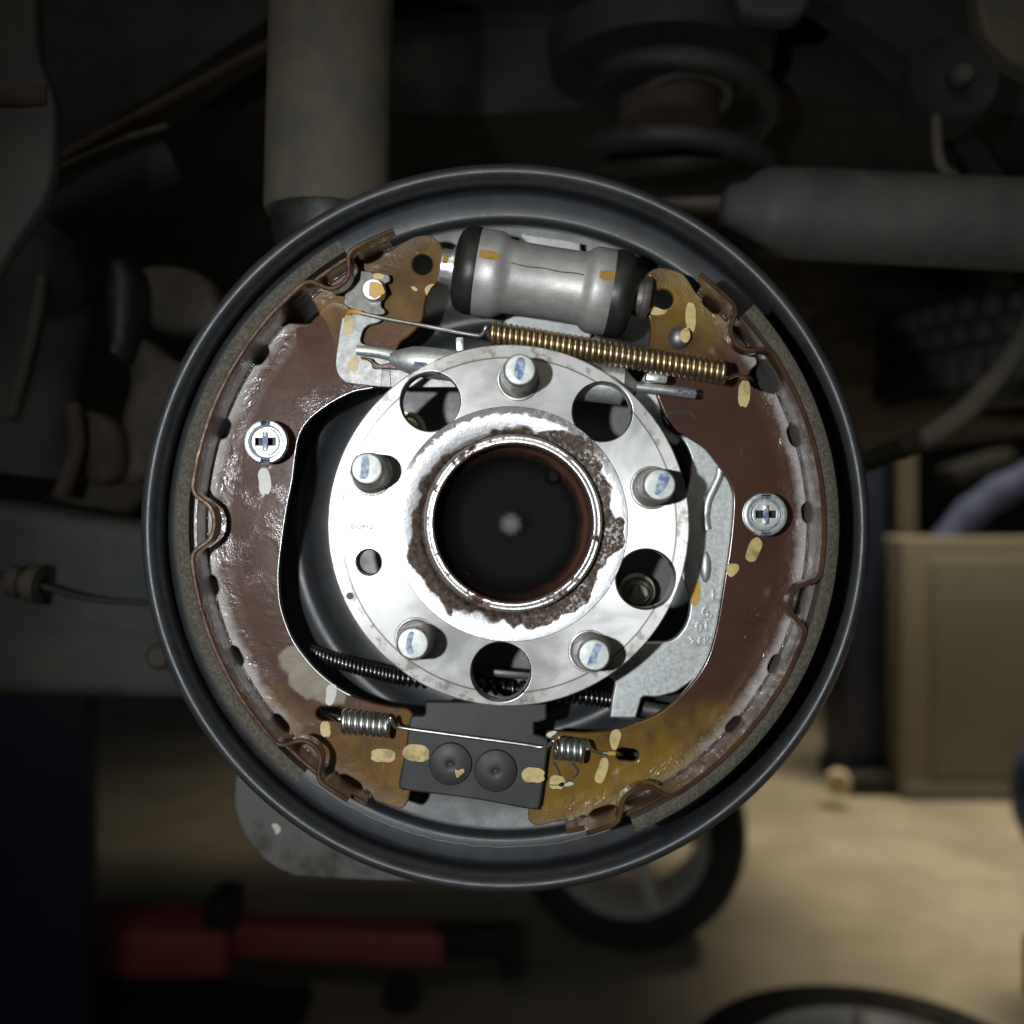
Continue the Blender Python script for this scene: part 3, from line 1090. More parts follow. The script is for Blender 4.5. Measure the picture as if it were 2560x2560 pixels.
tube("pressed_rib", smooth3([P(x, y, YL + .0008) for x, y in [(1800, 1168), (1797, 1190), (1784, 1220), (1771, 1248), (1764, 1282), (1764, 1305), (1768, 1324)]], 8), R(12.5, YL), M_zinc, pl, None, 16)
bm = bmesh.new()
bmesh.ops.create_uvsphere(bm, u_segments=32, v_segments=16, radius=1)
cc = P(1763, 1417, YL + .0004)
for v in bm.verts:
    v.co = Vector((v.co.x * R(15, YL), v.co.y * .0028, v.co.z * R(40, YL))) + cc
link("pressed_dimple", finish(bm, "pressed_dimple", 0), M_zinc, pl)
for s_, x, y, sz in [("L", 1788, 1492, 30), ("6.", 1768, 1530, 30), ("01", 1757, 1568, 26), ("XEK", 1750, 1605, 20)]:
    link("stamped_code", text_mesh("stamp", s_, x, y, YL, sz, 0, .0007), M_zinc, pl)
# folded cable seat and cable end
lathe("cable_seat", [(R(24, YL), -.0055), (R(30, YL), -.0050), (R(32, YL), 0), (R(30, YL), .0050), (R(24, YL), .0055)], P(1558, 1766, YL + .006), P(1598, 1772, YL) - P(1558, 1766, YL), M_zinc, pl, seg=40)
tube("cable_end", [P(1604, 1771, .046), P(1700, 1787, .046)], R(20, .046), M_steel_dull, pl, None, 8)
dab(pl, [(1730, 1460), (1748, 1452), (1751, 1475), (1748, 1500), (1738, 1515), (1728, 1510), (1727, 1492)], YL, M_orange)

# ================================================================== ADJUSTER
YA = .0255
al = thing("adjuster_lever", P(900, 900, YA), "grey steel self adjuster lever plate riveted on the upper left shoe", "adjuster lever")


def z4(x, y):
    return (820 + x / 4.83, 600 + y / 4.83)


upper = [z4(*q) for q in [(360, 385), (480, 372), (560, 396), (700, 408), (745, 440), (742, 500), (690, 532), (680, 640), (640, 785), (690, 850), (672, 895), (560, 900), (430, 870), (270, 822), (190, 765), (200, 690), (215, 620), (290, 500)]]
plate("pawl_plate", [catmull(upper, 5)], YA - .0012, .0022, .0004, M_steel_dull, al)
lower = [z4(*q) for q in [(162, 955), (190, 930), (310, 880), (480, 900), (640, 940), (640, 972), (600, 1000), (510, 1020), (450, 1060), (412, 1130), (418, 1250)]] + \
        [(960, 870), (1000, 905), (1060, 920), (1140, 925, 'c'), (1140, 969, 'c')] + [z4(*q) for q in [(780, 1782), (620, 1774), (260, 1732), (190, 1705), (130, 1640), (95, 1555), (90, 1450), (115, 1250)]]
plate("lever_plate", [catmull(lower, 5)], YA, .0022, .0004, M_lever, al)
plate("folded_step", [[z4(650, 1570), z4(750, 1580), z4(762, 1778), z4(640, 1770)]], YA - .0006, .0006, .0003, M_lever, al)
rv = lathe("pivot_rivet", [(0, -.0062), (.0044, -.0062), (R(27, YA) * .96, -.0058), (R(28, YA), -.0050), (R(28, YA), .001)], P(937, 731, YA), (0, 1, 0), M_zinc_bright, al, seg=48)
dab(rv, [z4(*q) for q in [(505, 520), (560, 505), (620, 520), (668, 570), (685, 640), (640, 665), (600, 690), (555, 705), (520, 680), (495, 660)]], YA - .0062, M_orange, 4)
dab(al, [z4(*q) for q in [(560, 402), (670, 415), (660, 472), (548, 462)]], YA - .0012, M_yellow, 3)
dab(al, rect(860, 788, 885, 812, .1), YA, M_yellow)
dab(al, rect(858, 812, 882, 836, .1), YA, M_yellow)
dab(al, [z4(*q) for q in [(325, 1405), (362, 1420), (365, 1490), (340, 1570), (290, 1585), (240, 1560), (232, 1490), (280, 1440)]], YA, M_yellow)

YR = .0175
st = thing("adjuster_strut", P(1320, 935, YR), "silver tubular adjuster strut lying between the shoes behind the top of the hub", "strut")


def strut_c(px):
    return P(px, 966 + (px - 1582) * .116, YR)


sec = [(975, 14), (1000, 26), (1030, 36), (1060, 39), (1150, 39), (1430, 39), (1436, 50), (1555, 50), (1562, 39), (1575, 26), (1590, 14)]
tube("strut_tube", [strut_c(x) for x, r in sec], [R(r, YR) for x, r in sec], M_zinc, st, None, 32)
tube("fork_tine", smooth3([P(893, 876, .0205), P(930, 879, .0200), P(970, 886, .0190), P(1010, 897, .0175)], 6), [R(13 + 3 * i / 18, YR) for i in range(19)], M_zinc, st, None, 24)
plate("fork_tine", [catmull([z4(*q) for q in [(395, 1410), (430, 1412), (520, 1430), (560, 1470), (640, 1500), (760, 1480), (900, 1500), (1000, 1540), (1020, 1600), (860, 1570), (740, 1560), (620, 1555), (540, 1550), (525, 1500), (470, 1450), (405, 1440)]], 4)],
      .0215, .0025, .0005, M_rim, st)
tube("adjuster_rod", [P(1578, 965.5, YR), P(1660, 975, YR), P(1736, 984, YR), P(1739, 984.3, YR)], [R(13, YR), R(13, YR), R(13, YR), R(11.5, YR)], M_zinc_bright, st, None, 24)
box("ratchet_tooth", P(1150, 862, .010), R(19, .01), .004, R(34, .01), M_zinc_bright, st, None, .0004, Matrix.Rotation(radians(-4), 4, 'Y'))
box("ratchet_tooth", P(1640, 946, .016), R(54, .01), .006, R(20, .01), M_zinc_bright, st, None, .0006, Matrix.Rotation(radians(7), 4, 'Y'))


def on_strut(px, ang, r):
    a = radians(ang)
    d = (strut_c(1600) - strut_c(1000)).normalized()
    n = Vector((0, -1, 0))
    u = Vector((0, 0, 1)) - d * d.z
    u.normalize()
    return strut_c(px) + (n * cos(a) + u * sin(a)) * r


for (x0, x1, a0, a1, rr, m_) in [(1040, 1072, -28, -8, R(39.3, YR), M_blue), (1690, 1728, -24, 18, R(13.4, YR), M_blue)]:
    bm = bmesh.new()
    g = [[bm.verts.new(on_strut(x0 + (x1 - x0) * i / 4, a0 + (a1 - a0) * j / 6, rr + .0002) if x0 < 1600 else
                       P(x0 + (x1 - x0) * i / 4, 978.5 + (x0 + (x1 - x0) * i / 4 - 1690) * .117, YR) + Vector((0, -cos(radians(a0 + (a1 - a0) * j / 6)), sin(radians(a0 + (a1 - a0) * j / 6)))) * rr) for j in range(7)] for i in range(5)]
    for i in range(4):
        for j in range(6):
            bm.faces.new((g[i][j], g[i + 1][j], g[i + 1][j + 1], g[i][j + 1]))
    bmesh.ops.solidify(bm, geom=list(bm.faces), thickness=.0001)
    link("paint_mark", finish(bm, "paint_mark"), m_, st)

# ================================================================== HOLD-DOWN CUPS


def hold_down(x, y, label, rot=0.0):
    yf = .0165
    c = P(x, y, yf)
    o = thing("hold_down_spring", P(x, y, YW), label, "spring cup", "shoe hold-down springs")
    s = R(55, yf)
    lathe("cup", [(s * .60, .0016), (s * .63, .0034), (s * .68, .0034), (s * .75, .0006), (s * .80, .0001), (s * .88, 0), (s * .965, .0002), (s, .0012), (s * 1.0, .0034), (s * .96, .0036), (s * .9, .0026)], c, (0, 1, 0), M_zinc_bright, o, seg=64)
    k = 1.0
    disc = circ(x, y, 35, 48)
    slt = [(x - 24, y - 9), (x - 10, y - 9), (x - 10, y - 26), (x + 10, y - 26), (x + 10, y - 9), (x + 24, y - 9), (x + 24, y + 9), (x + 10, y + 9), (x + 10, y + 26), (x - 10, y + 26), (x - 10, y + 9), (x - 24, y + 9)]
    slt = [(x - 25, y - 9), (x + 25, y - 9), (x + 25, y + 9), (x - 25, y + 9)]
    plate("slotted_disc", [disc, slt], yf + .0010, .0014, .0004, M_zinc, o)
    plate("slot_floor", [circ(x, y, 34, 32)], yf + .0058, .001, .0003, M_black_deep, o)
    # flattened pin head across the slot
    bm = bmesh.new()
    box_bm(bm, P(x, y, yf + .0006), R(12, yf), .0026, R(48, yf), .0006)
    pin = link("pin_head", finish(bm, "pin_head"), M_zinc_bright, o)
    plate("paint_mark", [catmull(rect(x - 6, y - 14, x + 6, y + 16), 3)], yf - .0010, .0003, .0001, M_blue, pin)
    # coil below the cup
    bm = bmesh.new()
    coil(bm, P(x, y, yf + .0038), P(x, y, YW - .001), 3.0, R(43, .02), .0011, 8, 28)
    link("coil", finish(bm, "coil", 60), M_wire_dark, o)
    for sg in (-1, 1):
        bm = bmesh.new()
        nx, nr = 6, 5
        g = []
        for i in range(nx + 1):
            a = radians(90 * sg - 15 + 30 * i / nx)
            row = []
            for j in range(nr + 1):
                q = .74 + .24 * j / nr
                hh = .0015 if q < .76 else (.0004 if q < .83 else (.0000 if q < .9 else .0005))
                hh = {0: .0008, 1: .0002, 2: .0000, 3: 0, 4: .0001, 5: .0006}[j]
                row.append(bm.verts.new(c + Vector((cos(a) * s * q, hh - .00025, sin(a) * s * q))))
            g.append(row)
        for i in range(nx):
            for j in range(nr):
                bm.faces.new((g[i][j], g[i + 1][j], g[i + 1][j + 1], g[i][j + 1]))
        bmesh.ops.solidify(bm, geom=list(bm.faces), thickness=.0001)
        link("paint_mark", finish(bm, "paint_mark", 60), M_blue, o)
    return o


hold_down(663, 1104, "silver hold-down spring cup on the left brake shoe, above the pale paint mark")
hold_down(1915, 1286, "silver hold-down spring cup on the right brake shoe, above a tan paint mark")

exec_background = True
# ================================================================== BACKGROUND (vehicle underside and workshop)
M_dustgrey = pbr("dusty_grey_steel", (.052, .050, .043), (.092, .076, .050), 30, lo=.3, hi=.7, rough=.75, rough2=.9, bump=.3, bscale=300, bdist=.0006, detail=7)
M_arm = pbr("dusty_blue_grey_arm", (.022, .027, .031), (.050, .048, .042), 9, lo=.35, hi=.7, rough=.7, rough2=.85, bump=.2, bscale=200)
M_under = pbr("underbody_coating", (.009, .0105, .012), (.020, .020, .0185), 12, lo=.35, hi=.7, rough=.7, rough2=.9, bump=.4, bscale=120, bdist=.001)
M_rust = pbr("rusty_brown_steel", (.034, .020, .012), (.052, .042, .030), 22, rough=.8, rough2=.9, bump=.4, bscale=200)
M_dirt = pbr("dried_mud_steel", (.036, .030, .022), (.075, .062, .045), 18, rough=.85, rough2=.95, bump=.4, bscale=150)
M_floor = pbr("workshop_floor_paint", (.30, .265, .205), (.40, .355, .28), 2.6, rough=.45, rough2=.6)
M_tyre = pbr("tyre_rubber", (.016, .016, .015), (.024, .023, .021), 12, rough=.7, rough2=.85)
M_alloy = pbr("alloy_wheel", (.55, .54, .53), (.62, .61, .60), 6, metal=.3, rough=.45)
M_cab = pbr("beige_cabinet_paint", (.205, .188, .145), (.225, .207, .162), 2, rough=.5)
M_cabdoor = pbr("olive_cabinet_door", (.168, .162, .128), (.185, .178, .142), 2, rough=.5)
M_bluep = pbr("navy_blue_paint", (.010, .016, .045), (.014, .022, .06), 3, rough=.5)
M_bluecloth = pbr("blue_cloth", (.05, .07, .16), (.09, .11, .22), 8, rough=.85)
M_red = pbr("red_jack_paint", (.40, .085, .090), (.46, .11, .11), 9, rough=.45)
M_orangep = pbr("orange_plastic", (.5, .18, .02), (.55, .2, .03), 5, rough=.5)
M_wall = pbr("dark_workshop_wall", (.030, .030, .034), (.040, .038, .036), 1.5, rough=.8)
FLOOR = -1.10


def B(px, py, y):
    return P(px, py, y)


# --- setting
bm = bmesh.new()
bmesh.ops.create_grid(bm, x_segments=8, y_segments=8, size=9)
me = finish(bm, "floor", 0)
fl = link("floor", me, M_floor)
fl.location = (0, 2.0, FLOOR)
tag(fl, kind="structure")
box("wall", (0, 7.5, 1.0), 18, .12, 4.4, M_wall)
tag(bpy.data.objects["wall"], "dark back wall of the workshop far behind the brake", "wall")

# --- underbody of the car
ub = thing("car_underbody", (0, 1.0, .35), "dark coated car floor pan above and behind the brake", "car floor")
bm = bmesh.new()
nx, ny = 90, 40
gv = []
for i in range(nx + 1):
    row = []
    for j in range(ny + 1):
        x = -1.9 + 2.95 * i / nx
        y = .50 + 2.5 * j / ny
        z = .36 - .20 * min(1, max(0, (y - .72) / .55)) + .02 * mnoise.noise(Vector((x * 2.2, y * 2.0, 0)))
        z += .018 * max(0, sin(x * 9)) ** 4
        row.append(bm.verts.new((x, y, z)))
    gv.append(row)
for i in range(nx):
    for j in range(ny):
        bm.faces.new((gv[i][j], gv[i + 1][j], gv[i + 1][j + 1], gv[i][j + 1]))
ex = bmesh.ops.extrude_face_region(bm, geom=list(bm.faces))
for v in [g for g in ex['geom'] if isinstance(g, bmesh.types.BMVert)]:
    v.co.z += .9
link("floor_pan", finish(bm, "floor_pan", 60), M_under, ub)
# wheel house behind the brake
bm = bmesh.new()
rows = []
for i in range(41):
    a = radians(-8 + 196 * i / 40)
    row = []
    for j, (dy, rr) in enumerate([(.42, .40), (.44, .43), (.50, .455), (.56, .46)]):
        row.append(bm.verts.new((-.02 + cos(a) * rr * 1.15, dy, .08 + sin(a) * rr * 1.0)))
    rows.append(row)
for A, Bq in zip(rows, rows[1:]):
    for k in range(3):
        bm.faces.new((A[k], A[k + 1], Bq[k + 1], Bq[k]))
link("wheel_arch", finish(bm, "wheel_arch", 60), M_under, ub)

# --- shock absorber
YSH = .150
sh_t = P(818, -60, YSH)
sh_b = P(818, 536, YSH)
sa = thing("shock_absorber", P(818, 536, YSH), "dusty grey shock absorber tube standing behind the upper left of the plate", "shock absorber")
d = sh_t - sh_b
rr = R(156, YSH)
lathe("tube", [(rr * .86, -.0002), (rr * .97, -.0002), (rr, .003), (rr * .996, .02), (rr * .985, d.length)], sh_b, d + Vector((.003, 0, 0)), M_dustgrey, sa, seg=64)
lathe("lower_mount", [(0, -.10), (rr * .55, -.10), (rr * .6, -.045), (rr * .86, -.012), (rr * .88, .004)], sh_b, d, M_black_deep, sa, seg=48)

# --- trailing arm
ta = thing("trailing_arm", P(200, 1500, .20), "broad dusty blue grey suspension arm entering from the left behind the plate", "suspension arm")
bm = bmesh.new()
y0 = .19
pts = [(-120, 1240), (0, 1256), (200, 1290), (420, 1320), (700, 1370), (760, 1500), (760, 1690), (450, 1752), (240, 1748), (0, 1742), (-120, 1742)]
me = curve_mesh("arm", [[(P(x, y, y0).x, P(x, y, y0).z) for x, y in pts]], .07, .010, 4)
me.transform(Matrix.Translation((0, y0, 0)))
arm = link("arm_pressing", me, M_arm, ta)
lathe("bolt_head", [(0, -.008), (.005, -.0075), (.0072, -.005), (.008, 0), (.0095, .001), (.0095, .020)], P(402, 1640, .17), (0, 1, 0), M_dirt, ta, seg=24)
# --- brake cable with its grommet
bc = thing("brake_cable", P(50, 1455, .17), "thin black brake cable with a rubber grommet in front of the left suspension arm", "cable")
tube("cable", smooth3([P(20, 1450, .165), P(90, 1460, .165), P(180, 1488, .165), P(280, 1503, .165), P(420, 1508, .165)], 8), R(8, .165), M_under, bc, None, 10)
lathe("grommet", [(.004, -.009), (.0095, -.008), (.0095, -.002), (.007, -.001), (.007, .002), (.0115, .003), (.0115, .009), (.004, .010)], P(62, 1457, .165), (1, 0, -.15), M_rust, bc, seg=24)
tube("cable_clip", smooth3([P(-20, 1430, .16), P(20, 1445, .16), P(48, 1472, .165), P(20, 1480, .16)], 6), R(10, .16), M_under, bc, None, 10)

# --- lower bracket
yb = .115
lb = plate("lower_bracket", [catmull([(600, 1850, 'c'), (585, 1985), (592, 2040), (618, 2100), (660, 2150), (715, 2182), (780, 2195), (1060, 2208, 'c'), (1150, 2208, 'c'), (1150, 1850, 'c')], 6)], yb, .012, .0015,
           pbr("dusty_grey_bracket", (.105, .106, .098), (.048, .042, .032), 26, lo=.50, hi=.66, rough=.65, rough2=.8, bump=.2, bscale=200), None, P(850, 2100, yb))
tag(lb, "dusty grey rounded bracket showing below the lower left of the plate", "bracket")
chip = plate("paint_chip", [catmull([(679, 2062), (692, 2060), (702, 2072), (698, 2082), (690, 2086), (686, 2076)], 4)], yb - .0003, .0003, .0001, M_pale, lb)

# --- axle tube at right
YX = .26
axt = thing("axle_tube", P(2220, 545, YX), "grey horizontal axle tube at the right above the plate", "axle")
p0, p1 = P(1800, 524, YX), P(2800, 575, YX)
lathe("tube", [(0, 0), (R(40, YX), .001), (R(62, YX), .006), (R(72, YX), .016), (R(98, YX), .024), (R(108, YX), .032), (R(112, YX), .05), (R(114, YX), (p1 - p0).length)], p0, p1 - p0, pbr("worn_grey_axle", (.040, .042, .042), (.075, .073, .066), 14, rough=.55, rough2=.7, bump=.2, bscale=100), axt, seg=48)

# --- suspension coil spring
sp = thing("suspension_spring", P(1690, 300, .36), "thick dark suspension coil spring with a grey seat above the plate", "coil spring")
bm = bmesh.new()
cs_pts = []
for i in range(0, 150):
    th = radians(i * 6.0) + pi * .1
    px, py = 1700, 120 + i * 2.95
    c = P(px, py, .40)
    rS = .070
    cs_pts.append(c + Vector((cos(th) * rS * 1.0, sin(th) * rS, 0)))
tube_bm(bm, cs_pts, .0095, 14)
link("coil", finish(bm, "coil", 60), pbr("spring_coating", (.012, .0115, .010), (.022, .020, .017), 25, rough=.6, rough2=.75), sp)
lathe("spring_seat", [(.02, -.02), (.060, -.016), (.062, 0), (.088, .006), (.092, .03), (.06, .05), (.06, .10)], P(1650, 200, .40), (0, 0, 1), M_under, sp, seg=48)
lathe("bump_stop", [(0, -.055), (.030, -.055), (.040, -.05), (.042, -.02), (.036, -.016), (.046, -.01), (.046, .02)], P(1670, 150, .40), (0, 0, 1), M_rust, sp, seg=40)
lathe("spring_isolator", [(.03, -.004), (.036, -.004), (.036, .004), (.03, .004)], P(1715, 240, .38), (0, .15, 1), M_dustgrey, sp, seg=40, closed=True)
lathe("lower_seat", [(0, 0), (.055, 0), (.060, .004), (.060, .010), (0, .012)], P(1790, 535, .36), (0, -.25, 1), M_dirt, sp, seg=40)

# --- wire link and eye at right
wl = thing("link_bar", P(2365, 300, .33), "short grey link bar hanging from a round rubber bush at the upper right", "link")
tube("bar", smooth3([P(2340, 290, .33), P(2342, 340, .33), P(2346, 390, .33), P(2362, 425, .33), P(2388, 440, .33)], 6), R(14, .33), M_dustgrey, wl, None, 12)
lathe("rubber_bush", [(0, -.008), (.008, -.008), (.009, -.006), (.009, .0), (.020, .001), (.030, -.004), (.034, .002), (.034, .03)], P(2390, 200, .33), (0, 1, 0), M_under, wl, seg=40)
lathe("bush_bolt", [(0, -.016), (.006, -.016), (.0075, -.013), (.0075, -.004)], P(2390, 203, .33), (0, 1, 0), M_dustgrey, wl, seg=20)

# --- curved pipe at right
tp = thing("brake_hose", P(2420, 1020, .34), "curved grey brown hose hanging at the right of the plate", "hose")
tube("hose", smooth3([P(2246, 1125, .34), P(2330, 1085, .34), P(2420, 1020, .34), P(2500, 930, .34), P(2560, 840, .34), P(2620, 720, .34)], 10), R(29, .34), M_dustgrey, tp, None, 16)
tube("hose_end", [P(2110, 1168, .345), P(2180, 1152, .342), P(2250, 1122, .34)], R(26, .34), M_under, tp, None, 14)

# --- spare tyre slung flat under the floor at the right
tc = Vector((.80, .96, .200))
rs = thing("spare_tyre", tc, "black spare tyre slung flat under the car floor at the right, blocky tread facing out", "tyre")
TR = .300
lathe("carcass", [(.17, -.060), (.22, -.070), (.265, -.066), (.284, -.055), (.287, -.02), (.287, .02), (.284, .055), (.265, .066), (.22, .070), (.17, .060)], tc, (0, 0, 1), M_tyre, rs, seg=96, closed=True)
bm = bmesh.new()
box_bm(bm, (0, 0, 0), .026, .016, .042, .003)
blk = finish(bm, "tread_block", 30)
M_tread = pbr("dusty_tread", (.035, .034, .032), (.055, .052, .046), 20, rough=.75, rough2=.9)
blk.materials.append(M_tread)
bm = bmesh.new()
box_bm(bm, (0, 0, 0), .020, .016, .024, .003)
blk2 = finish(bm, "tread_block", 30)
blk2.materials.append(M_tread)
for row, (zz, mesh, skew) in enumerate([(-.026, blk, .10), (.016, blk2, -.12), (.044, blk2, .14)]):
    for k in range(30):
        a = radians(168 + k * 6.3 + row * 2.4)
        ob = bpy.data.objects.new("tread_block", mesh)
        COL.objects.link(ob)
        ob.parent = rs
        ob.location = (cos(a) * .290, sin(a) * .290, zz)
        ob.rotation_euler = (0, skew, a + pi / 2)

# --- left inner fender pieces
fp = plate("fender_flap", [catmull([(-120, -80, 'c'), (88, -80, 'c'), (90, 60), (98, 150), (132, 245), (136, 330), (126, 440), (95, 520), (40, 600), (-40, 720), (-120, 760, 'c')], 6)], .10, .012, .003,
           pbr("dusty_flap", (.030, .036, .038), (.060, .055, .042), 10, lo=.42, hi=.68, rough=.7, rough2=.85, bump=.3, bscale=150), None, P(20, 300, .10))
tag(fp, "dusty dark flap with a curved edge at the upper left corner of the view", "flap")
tube("folded_ridge", smooth3([P(-60, 236, .100), P(40, 240, .100), P(118, 240, .101)], 6), .006, M_rust, fp, None, 12, .5)
rl = thing("rear_rail", P(350, 330, .30), "dark chassis rail slanting up towards the shock absorber at the upper left", "chassis rail")
bm = bmesh.new()
A = [P(60, 460, .30), P(300, 330, .31), P(560, 190, .33), P(760, 80, .34)]
for a, b, wd in [(A[0], A[3], .10)]:
    dd = b - a
    ang = atan2(dd.z, dd.x)
    box_bm(bm, (a + b) / 2 + Vector((-.03, .02, .065)), dd.length * 1.3, .06, .13, .012, Matrix.Rotation(-ang, 4, 'Y'))
link("rail_box", finish(bm, "rail_box"), M_under, rl)
tube("rail_seam", smooth3([q + Vector((0, -.012, -.002)) for q in A], 6), .0035, M_rust, rl, None, 8)
tube("rail_seam", [P(100, 440, .25), P(330, 340, .25), P(420, 315, .25)], .0022, M_dirt, rl, None, 8)
tube("lower_edge", smooth3([P(60, 560, .32), P(250, 470, .32), P(430, 400, .33)], 6), .016, M_under, rl, None, 10)

ca = thing("control_arm", P(140, 950, .32), "rusty muddy suspension parts seen at the left between flap and arm", "suspension arm")
bm = bmesh.new()
tube_bm(bm, smooth3([P(-60, 560, .32), P(60, 760, .33), P(70, 960, .33), P(40, 1180, .33)], 8), [.045 + .008 * sin(i * .3) for i in range(25)], 16)
link("arm_tube", finish(bm, "arm_tube"), M_arm, ca)
tube("bracket_edge", smooth3([P(110, 690, .29), P(75, 860, .29), P(30, 1040, .29)], 6), .0045, M_dustgrey, ca, None, 8)
tube("bracket_edge", smooth3([P(180, 1010, .31), P(190, 1120, .31), P(150, 1240, .31)], 6), .0065, M_rust, ca, None, 8)
plate("bush_bracket", [catmull([(300, 850), (340, 835), (400, 880), (450, 905), (560, 900, 'c'), (560, 1150, 'c'), (470, 1130), (415, 1120), (370, 1185), (310, 1215), (285, 1150), (300, 1040), (318, 950)], 5)], .345, .05, .008, M_dirt, ca)
plate("rust_bracket", [catmull([(205, 1040), (235, 1030), (285, 1060), (300, 1120), (290, 1190), (230, 1215), (205, 1170)], 5)], .325, .03, .006, M_rust, ca)
plate("dark_bush", [catmull([(255, 660), (300, 640), (330, 690), (325, 820), (300, 900), (262, 860)], 5)], .320, .05, .010, M_black_deep, ca)
plate("upper_bracket", [catmull([(335, 680), (420, 660), (520, 700), (560, 820, 'c'), (440, 830), (360, 800)], 5)], .36, .04, .008, M_dirt, ca)
tube("lateral_link", [P(150, 1330, .40), P(300, 1180, .38), P(520, 1050, .38)], .028, M_dirt, ca, None, 16)
pn = plate("body_panel", [catmull([(2440, -80, 'c'), (2445, 10), (2470, 90), (2530, 150), (2600, 190, 'c'), (2700, 190, 'c'), (2700, -80, 'c')], 5)], .22, .02, .004, M_dustgrey, None, P(2540, 40, .22))
tag(pn, "grey rounded panel in the upper right corner of the view", "panel")
cb2 = plate("cross_bracket", [catmull([(1830, -60, 'c'), (1850, 20), (1880, 38), (2000, 38), (2050, -60, 'c')], 5)], .30, .02, .004, M_arm, None, P(1930, 0, .30))
tag(cb2, "small dark blue grey bracket at the top edge, right of the spring", "bracket")


# --- road wheels on the floor
def road_wheel(center, axis, R0, label, name="road_wheel", spokes=5, rot=0.0, w_=.20):
    o = thing(name, center, label, "wheel", "road wheels taken off the car")
    a = Vector(axis).normalized()
    prof = [(R0 * .66, -w_ * .42), (R0 * .70, -w_ * .47), (R0 * .84, -w_ * .52), (R0 * .95, -w_ * .46), (R0 * .995, -w_ * .30), (R0, 0), (R0 * .995, w_ * .30), (R0 * .95, w_ * .46), (R0 * .84, w_ * .5), (R0 * .66, w_ * .42)]
    ty = lathe("tyre", prof, center, a, M_tyre, o, seg=72)
    rim_p = [(R0 * .70, -w_ * .44), (R0 * .685, -w_ * .47), (R0 * .66, -w_ * .44), (R0 * .62, -w_ * .30), (R0 * .60, w_ * .1), (R0 * .60, w_ * .42)]
    lathe("rim", rim_p, center, a, M_alloy, o, seg=64)
    ref = Vector((0, 0, 1)) if abs(a.z) < .9 else Vector((1, 0, 0))
    u = (ref - a * ref.dot(a)).normalized()
    v = a.cross(u)
    for k in range(spokes):
        t = 2 * pi * k / spokes + rot
        dr = u * cos(t) + v * sin(t)
        bm = bmesh.new()
        tube_bm(bm, [Vector(center) + dr * R0 * .10 - a * w_ * .30, Vector(center) + dr * R0 * .38 - a * w_ * .36, Vector(center) + dr * R0 * .66 - a * w_ * .40], [R0 * .095, R0 * .07, R0 * .062], 8, True, .7)
        link("spoke", finish(bm, "spoke", 60), M_alloy, o)
    lathe("hub_cap", [(0, -w_ * .36), (R0 * .10, -w_ * .35), (R0 * .14, -w_ * .30), (R0 * .14, 0)], center, a, M_alloy, o, seg=32)
    return o


wy = 2.65 - D
wc_ = P(1572, 2072, wy)
road_wheel((wc_.x, wy, FLOOR + .295), (.18, 1, 0), .295, "upright alloy road wheel leaning in shade below the brake, lower right of centre", rot=radians(159))
wy2 = 1.62 - D
q = P(2195, 2690, wy2)
road_wheel((q.x, wy2, FLOOR + .115), (0, .04, -1), .315, "alloy road wheel lying flat on the floor at the bottom right corner", spokes=7, rot=.4, w_=.21)

# --- cabinet
cy = 3.94 - D
x0 = P(2254, 1700, cy).x
cb3 = thing("metal_cabinet", (x0 + .45, cy + .25, FLOOR), "beige metal cabinet with an olive door standing on the floor at the right", "cabinet")
box("carcass", (x0 + .5, cy + .25, FLOOR + .50), 1.0, .5, 1.00, M_cab, cb3, None, .012)
box("door", (x0 + .54, cy - .004, FLOOR + .50), .86, .02, .84, M_cabdoor, cb3, None, .01)
box("plinth", (x0 + .5, cy - .006, FLOOR + .035), .98, .02, .07, M_cabdoor, cb3, None, .006)
# post and hanging cloth behind the cabinet
pp = P(2262, 1250, cy + .7)
po = box("storage_post", (pp.x, cy + .7, FLOOR + 1.0), .085, .085, 2.0, M_cab, None, (pp.x, cy + .7, FLOOR), .008)
tag(po, "narrow beige post behind the left end of the metal cabinet", "post")
bm = bmesh.new()
tube_bm(bm, smooth3([P(2330, 1400, cy + .3), P(2420, 1290, cy + .3), P(2500, 1230, cy + .3), P(2600, 1180, cy + .32)], 8), [.065 + .004 * sin(i * .9) for i in range(25)], 14)
rb = link("rolled_cloth", finish(bm, "rolled_cloth", 60), M_bluecloth, None, P(2450, 1260, cy + .3))
tag(rb, "rolled blue cloth lying on top of the beige cabinet", "cloth")
gp = P(2440, 1170, cy + .6)
gc = box("grey_box", gp, .30, .2, .10, M_arm, None, gp, .03, Matrix.Rotation(radians(-18), 4, 'Y'))
gc.name = "tool_case"
tag(gc, "grey green tool case behind the blue cloth on the cabinet", "case")
# dark rack left of the cabinet
rk = thing("tool_rack", (P(2170, 1700, cy).x, cy + .2, FLOOR), "dark blue black tool rack left of the beige cabinet", "rack")
rx = P(2165, 1700, cy + .15).x
box("rack_body", (rx, cy + .3, FLOOR + .70), .16, .3, 1.40, M_bluep, rk, None, .01)
box("rack_foot", (rx, cy + .25, FLOOR + .04), .20, .4, .08, M_tyre, rk, None, .01)
# small reel and bottle on floor
bt = P(2095, 1957, cy - .1)
bo = lathe("paper_roll", [(.012, -.03), (.042, -.03), (.046, -.026), (.046, .026), (.042, .03), (.012, .03)], bt, (.3, 1, 0), pbr("cream_card", (.55, .46, .33), (.6, .5, .37), 5, rough=.7), None, bt, seg=32, closed=True)
tag(bo, "round cream roll standing between the rack and the road wheel", "roll")
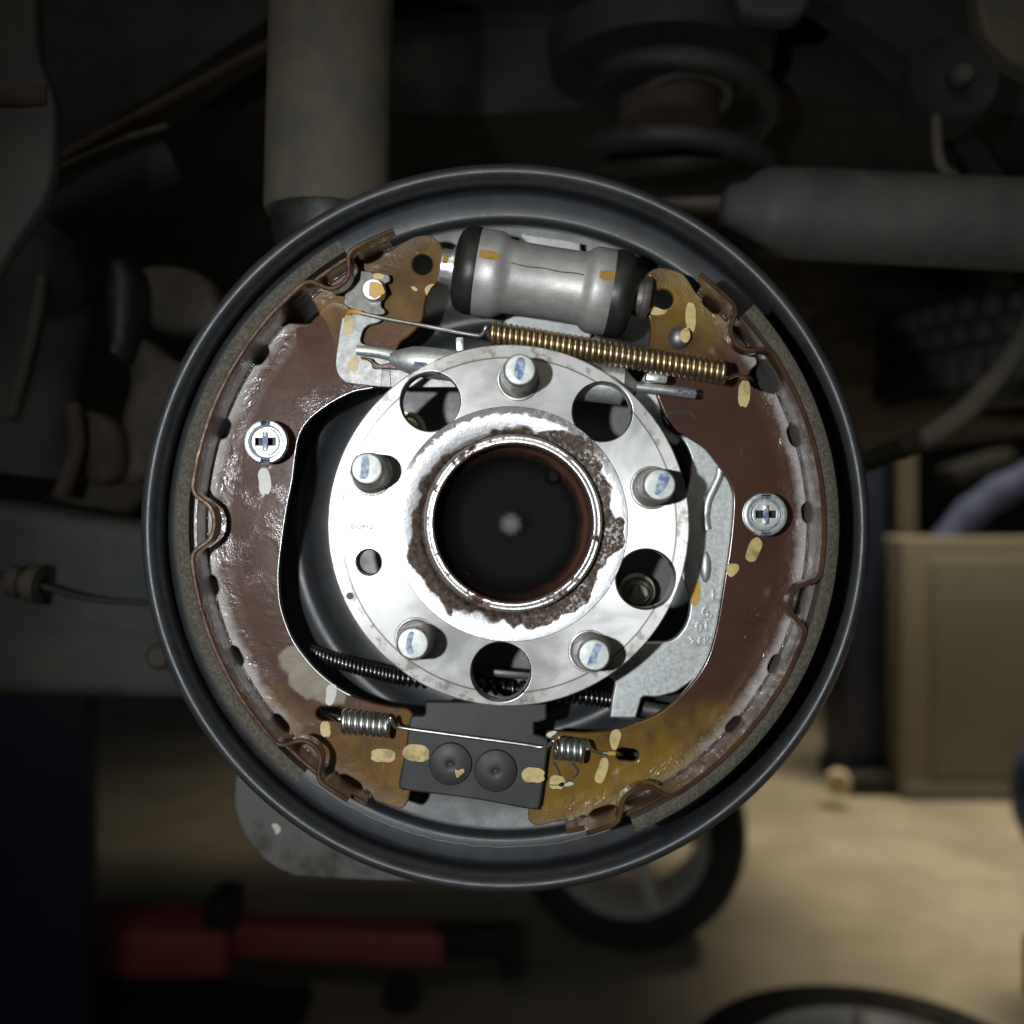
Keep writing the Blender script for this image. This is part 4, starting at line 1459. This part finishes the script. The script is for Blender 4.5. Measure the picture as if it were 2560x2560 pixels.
# blue gas hose / person-less items at right edge
bl = P(2668, 1985, 2.35 - D)
bb = lathe("blue_canister", [(0, -.14), (.05, -.138), (.085, -.115), (.110, -.06), (.118, .0), (.110, .06), (.085, .115), (.05, .138), (0, .14)], bl, (.05, 0, 1), pbr("steel_blue_plastic", (.06, .10, .19), (.08, .13, .23), 4, rough=.45), None, bl, seg=40)
tag(bb, "rounded dark blue canister cut off by the right edge beside the cabinet", "canister")
ol = P(2632, 2425, 1.9 - D)
oo = lathe("orange_cup", [(0, -.06), (.045, -.06), (.05, -.05), (.05, .05), (.045, .06), (0, .06)], ol, (0, 0, 1), M_orangep, None, ol, seg=32)
tag(oo, "small orange cup cut off by the right edge near the bottom", "cup")

# --- lift post
lp = P(110, 2200, 1.55)
lf = thing("lift_post", (lp.x - .12, 1.65, FLOOR), "dark navy lift post at the lower left edge", "lift post")
xr = P(232, 2200, 1.55).x
box("column", (xr - .21, 1.58, FLOOR + .36), .40, .06, .90, M_bluep, lf, None, .012)
box("base_plate", (xr - .16, 1.70, FLOOR + .01), .56, .5, .02, M_bluep, lf, None, .003)

# --- trolley jack
jy = 2.25 - D
jk = thing("trolley_jack", P(640, 2420, jy), "low red trolley jack with a black handle in the shade at the lower left", "jack")
c = P(400, 2345, jy)
box("jack_body", c + Vector((-.11, 0, 0)), .56, .18, .100, M_red, jk, None, .02, Matrix.Rotation(radians(1), 4, 'Y'))
c = P(830, 2345, jy + .02)
box("lifting_arm", c, .50, .10, .070, M_red, jk, None, .015, Matrix.Rotation(radians(2.5), 4, 'Y'))
c = P(560, 2310, jy)
box("arm_joint", c, .06, .14, .15, M_tyre, jk, None, .015)
c = P(1190, 2350, jy + .02)
box("handle_socket", c, .20, .06, .07, M_tyre, jk, None, .015)
tube("handle_foot", [P(1265, 2365, jy), P(1280, 2440, jy)], .022, M_tyre, jk, None, 12)
for x in (270, 520, 1000):
    c = P(x, 2430, jy + .02)
    lathe("castor", [(0, -.02), (.035, -.02), (.04, -.015), (.04, .015), (.035, .02), (0, .02)], (c.x, jy + .02, FLOOR + .04), (0, 1, 0), M_tyre, jk, seg=24)
tk = thing("floor_tray", (P(420, 2540, 1.7).x, 1.7, FLOOR), "dark low tray on the floor at the bottom left", "tray")
box("tray_pan", (P(420, 2540, 1.75).x, 1.75, FLOOR + .02), .55, .3, .04, M_tyre, tk, None, .01)
